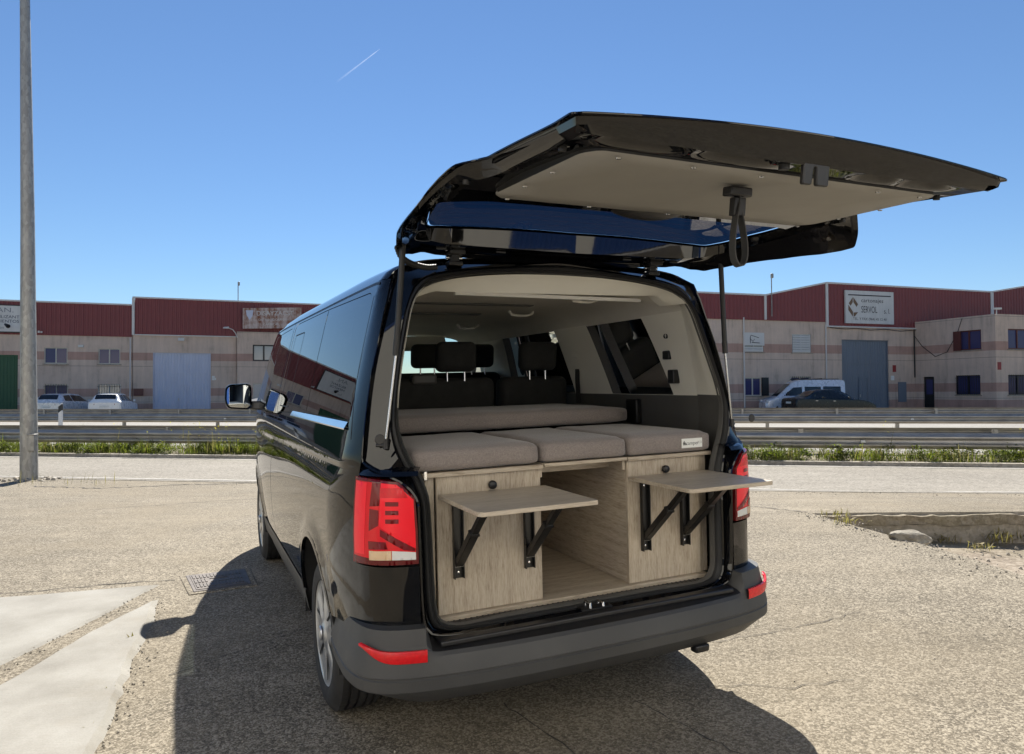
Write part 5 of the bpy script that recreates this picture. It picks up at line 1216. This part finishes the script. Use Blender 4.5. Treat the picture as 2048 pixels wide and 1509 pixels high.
def fold_table(x0, x1, brx, z=1.032):
    P = rounded([(x0, YF-.012), (x0, YF-.425), (x1, YF-.425), (x1, YF-.012)], [.004, .03, .012, .004], 6)
    b_ = MB(); b_.prism(P, 'z', z-.016, z); tb = b_.build('table_top', M['oak_across'], bx, bevel=.0015, seg=1)
    for x in brx:
        b_ = MB(); w_ = .020; zb = .708
        b_.box(x-w_, x+w_, YF-.004, YF-.0008, zb, z-.018); b_.box(x-w_, x-w_+.003, YF-.022, YF-.004, zb, z-.018); b_.box(x+w_-.003, x+w_, YF-.022, YF-.004, zb, z-.018)
        br = b_.build('wall_bracket', M['black_metal'], tb)
        y1, z1 = YF-.29, z-.020; y0, z0 = YF-.012, zb+.055
        def arm(t0, t1, w2, th):
            p0 = Vector((x, y0+(y1-y0)*t0, z0+(z1-z0)*t0)); p1 = Vector((x, y0+(y1-y0)*t1, z0+(z1-z0)*t1)); d = (p1-p0).normalized(); n = Vector((1, 0, 0)).cross(d)
            a_ = MB(); sx = Vector((1, 0, 0))*w2; sn = n*th
            a_.hexa([p0-sx-sn, p0+sx-sn, p0+sx+sn, p0-sx+sn, p1-sx-sn, p1+sx-sn, p1+sx+sn, p1-sx+sn]); return a_
        arm(.0, .62, .0165, .013).build('arm', M['black_metal'], tb, bevel=.002); arm(.60, 1.0, .0135, .010).build('arm', M['black_metal'], tb, bevel=.002)
        a_ = arm(.585, .605, .0185, .0145); a_.build('sleeve', M['black_metal'], tb)
        b_ = MB(); b_.box(x-w_+.003, x+w_-.003, YF-.0215, YF-.020, zb+.046, zb+.052); b_.build('hinge_pin', M['chrome'], tb)
        b_ = MB(); b_.box(x-.0165, x+.0165, y1-.05, YF-.03, z-.0195, z-.0165); b_.build('top_rail', M['black_metal'], tb)
        for zz in (zb+.022, z-.045):
            b_ = MB(); b_.lathe([(.0001, -.003), (.0045, -.0025), (.005, 0)], (x, YF-.004, zz), 'y', 12); b_.build('screw', M['chrome'], tb)
    return tb
fold_table(-.602, -.150, (-.525, -.225)); fold_table(.250, .660, (.335, .545), 1.034)

# ------------------------------------------------------------------ cushions
def cushion(label, x0, x1, y0, y1, z0, z1, group, r=.028, seed=1, corner=0.0):
    nx, ny, nz = 26, 22, 8; g = np.random.default_rng(seed); bm = bmesh.new()
    bmesh.ops.create_cube(bm, size=1.0); bmesh.ops.subdivide_edges(bm, edges=bm.edges[:], cuts=15, use_grid_fill=True)
    hx_, hy_, hz_ = (x1-x0)/2, (y1-y0)/2, (z1-z0)/2; from mathutils import noise as mn
    for v in bm.verts:
        p = np.array(v.co)*2*np.array((hx_, hy_, hz_)); q = np.clip(p, -np.array((hx_-r, hy_-r, hz_-r)), np.array((hx_-r, hy_-r, hz_-r))); d = p-q; Ln = np.linalg.norm(d)
        if Ln > 1e-6: p = q + d/Ln*r
        t_ = 1-(p[0]/hx_)**4; t2 = 1-(p[1]/hy_)**4; p[2] += .006*np.sign(p[2])*max(0, t_)*max(0, t2) if p[2] > 0 else 0
        p[1] += np.sign(p[1])*.005*max(0, 1-(p[2]/hz_)**2)*(1-(p[0]/hx_)**6); k = mn.noise(Vector((p[0]*6+seed*3.1, p[1]*6, p[2]*9)))*.0035 + mn.noise(Vector((p[0]*17, p[1]*17+seed, p[2]*20)))*.0012
        p += (d/Ln if Ln > 1e-6 else np.array((0, 0, np.sign(p[2]))))*k
        v.co = Vector((x0+hx_+p[0], y0+hy_+p[1], max(z0, z0+hz_+p[2])))
    me = bpy.data.meshes.new('cushion'); bm.to_mesh(me); bm.free(); me.materials.append(M['fabric']); me.polygons.foreach_set('use_smooth', [True]*len(me.polygons))
    o = bpy.data.objects.new('cushion', me); col.objects.link(o); o.matrix_world = VAN_M; tag(o, label, 'cushion', group); return o
gp = 'taupe bed cushions in the van'
cushion('left of the three taupe cushions in front, nearest the gas strut', -.705, -.171, .248, .962, 1.117, 1.206, gp, .03, 1)
cushion('middle one of the three taupe cushions, above the open compartment', -.163, .240, .243, .962, 1.120, 1.206, gp, .026, 2)
c3 = cushion('right-hand taupe cushion with the white brand tag on its front', .246, .690, .245, .962, 1.118, 1.207, gp, .026, 3)
cushion('long taupe mattress lying across the back, behind the three cushions', -.745, .70, .905, 1.64, 1.2145, 1.300, gp, .03, 4)
tg = MB(); tg.box(.520, .632, .2365, .2405, 1.140, 1.181); tg_ = tg.build('brand_tag', M['tag_white'], c3)
text('lettering', 'camper', .023, (.543, .2362, 1.153), (R(90), 0, 0), M['ink'], tg_)
tg = MB()
for q in ([(.526, 1.153), (.546, 1.153), (.546, 1.157), (.526, 1.157)], [(.526, 1.1585), (.543, 1.1585), (.540, 1.164), (.529, 1.166), (.526, 1.163)], [(.529, 1.1665), (.536, 1.1665), (.532, 1.172)], [(.605, 1.158), (.627, 1.158), (.627, 1.1588), (.605, 1.1588)], [(.605, 1.1655), (.627, 1.1655), (.627, 1.1663), (.605, 1.1663)], [(.6262, 1.1588), (.627, 1.1588), (.627, 1.1655), (.6262, 1.1655)]): tg.prism(q, 'y', .2358, .2364)
tg.build('emblem', M['ink'], tg_)
# ------------------------------------------------------------------ tailgate, built closed and swung open about its hinge
TG_TH = 82.4; HY, HZ = .38, 1.935
piv = Matrix.Translation((0, HY, HZ)) @ Matrix.Rotation(-R(TG_TH), 4, 'X') @ Matrix.Translation((0, -HY, -HZ))
_yc = spline([.52, .56, .62, .75, 1.0, 1.18, 1.27, 1.5, 1.7, 1.8, 1.87, 1.92, 1.95], [.10, .082, .070, .066, .072, .085, .105, .150, .200, .232, .268, .315, .37])
_xe = spline([.5, 1.0, 1.10, 1.18, 1.33, 1.5, 1.63, 1.77, 1.9], [.715, .715, .80, .8795, .861, .830, .796, .757, .72]); _ye = spline([.5, 1.0, 1.10, 1.18, 1.33, 1.5, 1.63, 1.77, 1.9], [.122, .138, .16, .288, .302, .316, .328, .350, .385])
def tout(x, z):
    """outer skin: slightly bowed, rolling forwards at the edge of the upper half"""
    xe = _xe(z); k = smooth(1.04, 1.18, z); a = _yc(z); ye = max(_ye(z), a+.02); u = min(1.0, abs(x)/xe)
    lo = a + (ye-a)*u*u; hi = a + .035*u*u + (ye-a-.035)*max(0, (u-.72)/.28)**2
    return lo*(1-k) + hi*k
half = [(0, .545), (.30, .545), (.58, .545), (.700, .546), (.726, .556), (.716, .66), (.714, .74), (.715, .90), (.717, 1.02), (.735, 1.066), (.785, 1.112), (.845, 1.148), (.872, 1.18), (.870, 1.24), (.859, 1.33), (.828, 1.50), (.794, 1.63), (.755, 1.77), (.72, 1.86), (.67, 1.905), (.56, 1.930), (.30, 1.945), (0, 1.948)]
outl = half + [(-a, b) for a, b in half[-2:0:-1]]
OUT = densify(rounded(outl, .012, 3), .04)
_yin = spline([.5, .60, .68, 1.0, 1.2, 1.3, 1.5, 1.75, 1.85, 1.92], [.150, .155, .160, .175, .205, .222, .258, .308, .330, .345])
def flat(x, z, o): return (x, tout(x, z)+o, z)
GL = rounded([(.0, 1.275), (.60, 1.285), (.745, 1.335), (.72, 1.50), (.675, 1.68), (.635, 1.77), (.56, 1.805), (.0, 1.825), (-.56, 1.805), (-.635, 1.77), (-.675, 1.68), (-.72, 1.50), (-.745, 1.335), (-.60, 1.285)], .03, 4)
tg_o = patch('tailgate', OUT, [GL], lambda a, b: flat(a, b, 0), M['paint'], van, .04, 180); tg_o.matrix_basis = piv
IN1 = grow(OUT, -.016); IN2 = grow(OUT, -.045)
def inn(x, z, o=0.0): return (x, max(_yin(z), tout(x, z)+.02)+o, z)
mb = MB()
mb.grid([[flat(a, b, .001) for a, b in OUT + OUT[:1]], [flat(a, b, .0035) for a, b in OUT + OUT[:1]], [flat(a, b, .006) for a, b in IN1 + IN1[:1]], [flat(a, b, .022) for a, b in grow(OUT, -.021) + grow(OUT, -.021)[:1]], [inn(a, b) for a, b in IN2 + IN2[:1]]])
mb.build('inner_flange', M['paint'], tg_o, 40)
def relief(x, z):
    """pressed pockets along the free end and channels up the sides"""
    r_ = 0
    for xc, hw_ in ((-.50, .12), (-.22, .11), (.27, .07), (.46, .08)):
        r_ -= .030*math.exp(-(abs(x-xc)/hw_)**4)*math.exp(-((z-.625)/.022)**4)
    ax = abs(x); xe = _xe(z)
    r_ -= .018*math.exp(-((xe-ax-.10)/.028)**4)*smooth(1.16, 1.24, z)*(1-smooth(1.72, 1.80, z))
    r_ -= .016*math.exp(-((ax-.665)/.012)**4)*smooth(.70, .74, z)*(1-smooth(.98, 1.02, z))
    r_ -= .012*math.exp(-((z-1.868)/.014)**4)*(1-smooth(.50, .56, ax))
    return r_
patch('inner_panel', IN2, [GL], lambda a, b: inn(a, b, relief(a, b)), M['paint'], tg_o, .016, 180, flip=True)
Gd = densify(GL, .05)
mb = MB(); mb.grid([[inn(a, b) for a, b in Gd + Gd[:1]], [flat(a, b, .012) for a, b in grow(Gd, -.004) + grow(Gd, -.004)[:1]]]); mb.build('window_frame', M['paint'], tg_o, 40)
patch('rear_window', grow(GL, -.008), [], lambda a, b: flat(a, b, .004), M['tailgate_glass'], tg_o, .06, 180, flip=True)
# heater wires
mb = MB()
for k in range(11):
    z = 1.33 + .043*k; w_ = .70 - .12*max(0, (z-1.5)/.3); mb.grid([[flat(x, z+dz, .0062) for x in np.linspace(-w_, w_, 30)] for dz in (0, .0009)])
mb.build('heater_wires', M['window_brown'], tg_o)
# flat grey lining board with its screws
LB = rounded([(-.58, .672), (.58, .672), (.612, .71), (.625, 1.05), (.63, 1.17), (.59, 1.215), (-.59, 1.215), (-.63, 1.17), (-.625, 1.05), (-.612, .71)], .02, 4)
yb = lambda x, z: (x, .166 + .050*(z-.68)/.53, z)
bd = patch('lining_board', LB, [], yb, M['tailgate_board'], tg_o, .15, 30, flip=True, thick=.006, off=-1)
mb = MB(); Ld = densify(LB, .1); mb.grid([[yb(a, b) for a, b in Ld + Ld[:1]], [(a, yb(a, b)[1]-.05, b) for a, b in Ld + Ld[:1]]]); mb.build('board_edge', M['trim_black'], bd)
for a, b in [(x, .692) for x in (-.52, -.30, -.08, .14, .36, .54)] + [(x, 1.19) for x in (-.58, -.3, 0, .3, .58)] + [(s*.60, z) for s in (-1, 1) for z in (.87, 1.03)]:
    m_ = MB(); p = yb(a, b); m_.lathe([(.0001, .0035), (.006, .003), (.0075, 0)], (p[0], p[1]+.006, p[2]), 'y', 10); m_.build('screw', M['steel_rod'], bd)
# wiper motor cover, latch, strap, lamp bolts
mb = MB(); rows = []
for t_ in np.linspace(0, 1, 8):
    k = math.cos(t_*math.pi/2); rows.append([(-.04 + .155*k*math.cos(a), _yin(1.25) - .02 + .045*math.sin(t_*math.pi/2), 1.262 + .060*k*math.sin(a)) for a in np.linspace(0, 2*math.pi, 33)])
mb.grid(rows); mb.build('wiper_motor_cover', M['black_plastic'], tg_o, 180)
y0 = _yin(.62)-.02
mb = MB(); mb.prism(rounded([(-.040, y0-.02), (.048, y0-.02), (.048, y0+.065), (.008, y0+.065), (.004, y0+.020), (-.006, y0+.020), (-.010, y0+.065), (-.040, y0+.065)], .006, 3), 'z', .588, .601); mb.box(-.03, .04, y0-.02, y0+.02, .601, .65); mb.build('latch', M['black_plastic'], tg_o, bevel=.003)
mb = MB(); mb.tube([(-.075, y0, .62), (-.075, y0+.03, .62)], .014, 12); mb.build('rubber_stop', M['rubber_seal'], tg_o, 60)
sx_, sz_ = -.05, .81; p = yb(sx_, sz_)
mb = MB(); mb.box(sx_-.038, sx_+.038, p[1]+.006, p[1]+.032, sz_-.02, sz_+.02); hd = mb.build('strap_holder', M['black_plastic'], tg_o, bevel=.005)
# the strap hangs straight down in the world, so it is laid out with the tailgate's own swing undone
inv = piv.inverted(); base = piv @ Vector((sx_, p[1]+.02, sz_))
loop = []
for t_ in np.linspace(0, 1, 33):
    a = t_*2*math.pi; Lp = .205; loop.append((base.x + .026*math.sin(a)*(1-math.cos(a))/1.3, base.y + .004*math.sin(a), base.z - Lp*(1-math.cos(a))/2))
pts = [inv @ Vector(q) for q in loop]; nv = []
for k in range(len(pts)):
    d = (pts[min(k+1, len(pts)-1)]-pts[max(k-1, 0)]).normalized(); nv.append(d)
wv = (inv.to_3x3() @ Vector((.10, 1, 0)).normalized())*.026
mb = MB(); mb.ribbon(pts, wv, .0035, [Vector(wv).cross(d) for d in nv]); mb.build('pull_strap', M['strap_web'], tg_o, 60)
mb = MB(); q0 = inv @ Vector((base.x, base.y, base.z-.03)); mb.box(q0.x-.020, q0.x+.020, q0.y-.015, q0.y+.035, q0.z-.012, q0.z+.012); mb.build('strap_clip', M['black_plastic'], tg_o, bevel=.003)
for s in (-1, 1):
    for x, z in ((.735, 1.13), (.655, .72)):
        m_ = MB(); y_ = inn(s*x, z)[1]-.005; m_.tube([(s*x, y_, z), (s*x, y_+.012, z)], .010, 10); m_.build('buffer', M['rubber_seal'], tg_o, 60)
    for k in range(2):
        m_ = MB(); m_.box(s*(.30+.25*k)-.02, s*(.30+.25*k)+.02, _yin(1.87)-.002, _yin(1.87)+.004, 1.862, 1.870); m_.build('slot', M['trim_black'], tg_o)

# hinges, gas struts and the cable tube between body and tailgate
for s in (-1, 1):
    m_ = MB(); m_.box(s*.475-.030, s*.475+.030, .345, .41, 1.915, 1.934); m_.box(s*.475-.018, s*.475+.018, .355, .395, 1.93, 1.965); m_.box(s*.475-.034, s*.475+.034, .325, .37, 1.958, 1.978); hg = m_.build('hinge', M['black_metal'], van, bevel=.004)
    m_ = MB(); m_.tube([(s*.475-.034, .375, 1.950), (s*.475+.034, .375, 1.950)], .008, 10); m_.build('hinge_pin', M['steel_rod'], hg, 60)
    t0, t1, t2 = Vector((s*.731, .2025, 1.965)), Vector((s*.762, .222, 1.556)), Vector((s*.803, .236, 1.245))
    m_ = MB(); m_.tube([t0, t0.lerp(t1, .94)], .0112, 14); m_.tube([t0.lerp(t1, .87), t1], .0122, 14); st_ = m_.build('gas_strut', M['trim_black'], van, 60)
    m_ = MB(); m_.tube([t1, t2], .0052, 10); m_.build('piston_rod', M['steel_rod'], st_, 60)
    m_ = MB(); m_.tube([t2+Vector((0, 0, -.025)), t2+Vector((0, 0, .012))], .011, 10); m_.tube([t2+Vector((s*.03, .02, -.012)), t2+Vector((0, 0, -.012))], .007, 8); m_.build('ball_joint', M['black_plastic'], st_, 60)
    m_ = MB(); m_.lathe([(.018, -.001), (.016, -.003), (.0001, -.003)], (s*.845, .155, 1.262), 'y', 20); m_.build('plug', M['black_plastic'], van, 40)
cp = [(-.745, .235, 1.955), (-.72, .27, 1.925), (-.66, .31, 1.905), (-.60, .335, 1.90), (-.56, .345, 1.905)]
cp = resample(cp, 40); m_ = MB(); m_.tube(cp, .011, 10, True, [.0125 if k % 2 else .0100 for k in range(40)]); m_.build('cable_tube', M['rubber_seal'], van, 60)
# ------------------------------------------------------------------ parked cars
def car(name, label, cat, loc, rz, paint, st, wins, tail, length, wheels, wr=.31, lamp=None, extras=None, group='cars parked by the warehouses'):
    """st: stations (y, zbottom, zbelt, ztop, hw_belt, hw_top) from the tail (y=0) to the nose"""
    t = thing(name, label, cat, loc, rz, group); S = np.array(st, float); ys = S[:, 0]; F_ = [spline(ys, S[:, k]) for k in range(1, 6)]
    def sec(y):
        zb, zl, zt, hb, ht = (f(y) for f in F_)
        return [(.0, zb), (hb*.86, zb), (hb*.97, zb+.10), (hb, zb+.5*(zl-zb)), (hb*.985, zl-.03), (hb*.955, zl), (ht + (hb*.955-ht)*.12, zl + (zt-zl)*.84), (ht*.93, zt-.015*(zt > zl+.05)), (ht*.5, zt+.012), (0, zt+.016)]
    yy = sorted(set(list(np.linspace(ys[0], ys[-1], 46)) + list(ys))); mb = MB(); half_ = [sec(y) for y in yy]
    rows = [[(x, y, z) for x, z in h] + [(-x, y, z) for x, z in h[-2::-1]] for y, h in zip(yy, half_)]
    # wheel openings are dark discs set just proud, with the tyre in them
    mb.grid(rows); mb.add(rows[0], [tuple(range(len(rows[0])))]); mb.add(rows[-1], [tuple(range(len(rows[-1])))[::-1]])
    body = mb.build('body', M[paint], t, 32)
    def hw(y, z):
        s = sec(y); zs = [p[1] for p in s[2:9]]; xs = [p[0] for p in s[2:9]]; return float(np.interp(z, zs, xs))
    for w_ in wins:
        for s in (-1, 1): patch('side_window', rounded(w_, .03, 3), [], lambda a, b: (s*(hw(a, b)+.006), a, b), M['car_window'], t, .12, 180, flip=(s < 0))
    top_ = F_[2]
    def onto(y, u, o=.008):
        dz = (top_(y+.02)-top_(y-.02))/.04; L_ = math.hypot(1, dz); return (u, y - o*dz/L_, top_(y)+.012*(1-(u/.6)**2)+o/L_)
    for (nm, y0, y1, u0, u1) in tail:
        P = rounded([(-u0, y0), (u0, y0), (u1, y1), (-u1, y1)], .05, 4); patch(nm, P, [], lambda a, b: onto(b, a), M['car_window'], t, .12, 180)
    for y in wheels:
        for s in (-1, 1):
            x = s*(hw(y, wr)+.0); m_ = MB(); m_.lathe([(wr+.045, x*1.0+s*.004), (.0001, x+s*.004)], (0, y, wr), 'x', 28); m_.build('wheel_arch', M['underbody'], t)
            m_ = MB(); m_.lathe([(.19, x-s*.02), (.20, x+s*.012), (wr-.03, x+s*.018), (wr, x-s*.01), (wr, x-s*.18)], (0, y, wr), 'x', 28); wl = m_.build('wheel', M['tyre_rubber'], t, 40)
            m_ = MB(); m_.lathe([(.20, x+s*.012), (.17, x+s*.014), (.16, x+s*.004), (.05, x+s*.012), (.0001, x+s*.014)], (0, y, wr), 'x', 20); m_.build('rim', M['silver_cap'], wl, 30)
            m_ = MB()
            for k in range(5):
                a = 2*math.pi*(k+.5)/5; q = [(.07, -.22), (.07, .22), (.155, .25), (.155, -.25)]
                m_.add([(x+s*.0165, r_*math.cos(a+d), r_*math.sin(a+d)) for r_, d in q], [(0, 1, 2, 3)])
            o = m_.build('rim_gap', M['trim_black'], wl); o.location = (0, y, wr)
    return t, hw, onto, sec
def lampbox(t, nm, mat, x0, x1, y0, y1, z0, z1, bev=.02):
    m_ = MB(); m_.box(x0, x1, y0, y1, z0, z1); return m_.build(nm, M[mat], t, bevel=bev)
def hatch(label, loc, rz, paint):
    st = [(0, .34, .92, .93, .80, .66), (.05, .26, .97, 1.0, .86, .64), (.16, .24, 1.0, 1.12, .875, .62), (.42, .22, 1.0, 1.405, .885, .58), (.75, .20, 1.0, 1.465, .89, .57), (1.6, .18, .97, 1.475, .895, .58), (2.3, .18, .95, 1.42, .895, .57), (2.75, .18, .94, 1.19, .89, .60), (3.15, .18, .93, .97, .885, .68), (3.9, .20, .80, .84, .86, .66), (4.2, .28, .62, .66, .76, .56)]
    wins = [[(.52, 1.06), (.62, 1.36), (1.22, 1.40), (1.24, 1.03)], [(1.30, 1.03), (1.28, 1.40), (2.25, 1.35), (2.82, 1.0), (2.78, .99)]]
    t, hw, onto, sec = car('hatchback', label, 'car', loc, rz, paint, st, wins, [('rear_window', .175, .40, .56, .52), ('windscreen', 2.42, 3.02, .50, .62)], 4.2, (.78, 3.36), .31)
    for s in (-1, 1):
        x0, x1 = sorted((s*.52, s*.845)); m_ = MB(); m_.hexa([(x0, -.008, .80), (x1, .055, .82), (x1, .20, .84), (x0, .1, .80), (x0, .0, .93), (x1, .06, .97), (x1, .20, .96), (x0, .1, .94)] if s > 0 else [(x0, .055, .82), (x1, -.008, .80), (x1, .1, .80), (x0, .20, .84), (x0, .06, .97), (x1, .0, .93), (x1, .1, .94), (x0, .20, .96)]); m_.build('tail_light', M['car_lamp_red'], t, bevel=.012)
        x0, x1 = sorted((s*.90, s*1.02)); lampbox(t, 'door_mirror', paint, x0, x1, 2.62, 2.74, .98, 1.10)
    lampbox(t, 'number_plate', 'tag_white', -.26, .26, -.015, .01, .66, .77, .004); lampbox(t, 'bumper_insert', 'black_plastic', -.55, .55, -.01, .02, .35, .45, .01)
    return t
hatch('silver hatchback parked nearest the lamp post, at the warehouse wall', (-27.1, 41.0, 0), R(1), 'car_silver')
hatch('white hatchback parked beside the silver one', (-23.75, 41.1, 0), R(15), 'car_white')
# dark saloon, side on
st = [(0, .34, .88, .92, .78, .62), (.06, .26, .95, 1.0, .845, .66), (.45, .22, .98, 1.04, .87, .64), (.80, .20, .98, 1.14, .875, .60), (1.25, .19, .97, 1.38, .88, .56), (1.8, .18, .96, 1.445, .885, .56), (2.4, .18, .94, 1.42, .885, .56), (2.85, .18, .93, 1.24, .885, .60), (3.3, .18, .92, .98, .88, .66), (4.0, .20, .82, .86, .85, .66), (4.45, .28, .62, .68, .74, .54)]
t, hw, onto, sec = car('saloon', 'dark saloon parked side-on in front of the silver van', 'car', (14.62, 37.35, 0), R(-84), 'car_dark', st, [[(.92, 1.02), (1.30, 1.33), (1.83, 1.38), (1.83, 1.0)], [(1.92, 1.0), (1.92, 1.38), (2.42, 1.34), (2.98, .98)]], [('rear_window', .72, 1.18, .58, .50), ('windscreen', 2.52, 3.15, .48, .60)], 4.45, (.85, 3.45), .31)
for s in (-1, 1):
    x0, x1 = sorted((s*.50, s*.835)); m_ = MB(); m_.hexa([(x0, -.005, .70), (x1, .06, .70), (x1, .22, .74), (x0, .08, .72), (x0, .02, .88), (x1, .07, .90), (x1, .22, .88), (x0, .08, .88)] if s > 0 else [(x0, .06, .70), (x1, -.005, .70), (x1, .08, .72), (x0, .22, .74), (x0, .07, .90), (x1, .02, .88), (x1, .08, .88), (x0, .22, .88)]); m_.build('tail_light', M['car_lamp_red'], t, bevel=.012)
    x0, x1 = sorted((s*.89, s*1.0)); lampbox(t, 'door_mirror', 'car_dark', x0, x1, 2.78, 2.88, .96, 1.06); lampbox(t, 'door_handle', 'chrome', *sorted((s*.885, s*.90)), 1.98, 2.12, .84, .865, .004); lampbox(t, 'door_handle', 'chrome', *sorted((s*.883, s*.898)), 1.02, 1.16, .86, .885, .004)
lampbox(t, 'number_plate', 'tag_white', -.26, .26, -.012, .01, .72, .83, .004)
# pale blue-silver van behind it
st = [(0, .40, 1.05, 1.90, .82, .70), (.06, .32, 1.10, 1.97, .86, .715), (.5, .25, 1.08, 2.01, .885, .72), (2.3, .22, 1.05, 2.0, .89, .72), (2.75, .22, 1.02, 1.90, .89, .70), (3.0, .22, 1.02, 1.72, .89, .68), (3.45, .22, 1.02, 1.28, .885, .66), (3.75, .22, .98, 1.04, .88, .68), (4.15, .24, .86, .90, .86, .66), (4.35, .32, .68, .72, .76, .56)]
t, hw, onto, sec = car('panel_van', 'pale blue-silver high-roof van parked behind the dark saloon', 'van', (18.75, 40.3, 0), R(84), 'car_blue_silver', st, [[(.25, 1.16), (.25, 1.62), (1.20, 1.63), (1.20, 1.15)], [(1.32, 1.14), (1.32, 1.62), (2.20, 1.62), (2.20, 1.12)], [(2.35, 1.10), (2.35, 1.60), (2.80, 1.58), (3.35, 1.12)]], [('windscreen', 2.92, 3.68, .56, .62)], 4.35, (.80, 3.55), .31)
for s in (-1, 1):
    lampbox(t, 'door_mirror', 'black_plastic', *sorted((s*.90, s*1.05)), 3.08, 3.20, 1.12, 1.34); lampbox(t, 'headlight', 'car_lamp_clear', *sorted((s*.55, s*.84)), 4.10, 4.30, .72, .88); lampbox(t, 'roof_bar', 'black_plastic', *sorted((s*.58, s*.62)), .3, 2.6, 2.02, 2.06, .01)
lampbox(t, 'roof_rack', 'black_plastic', -.66, .66, 2.1, 2.16, 2.03, 2.09, .01); lampbox(t, 'roof_rack', 'black_plastic', -.66, .66, 1.2, 1.26, 2.03, 2.09, .01)
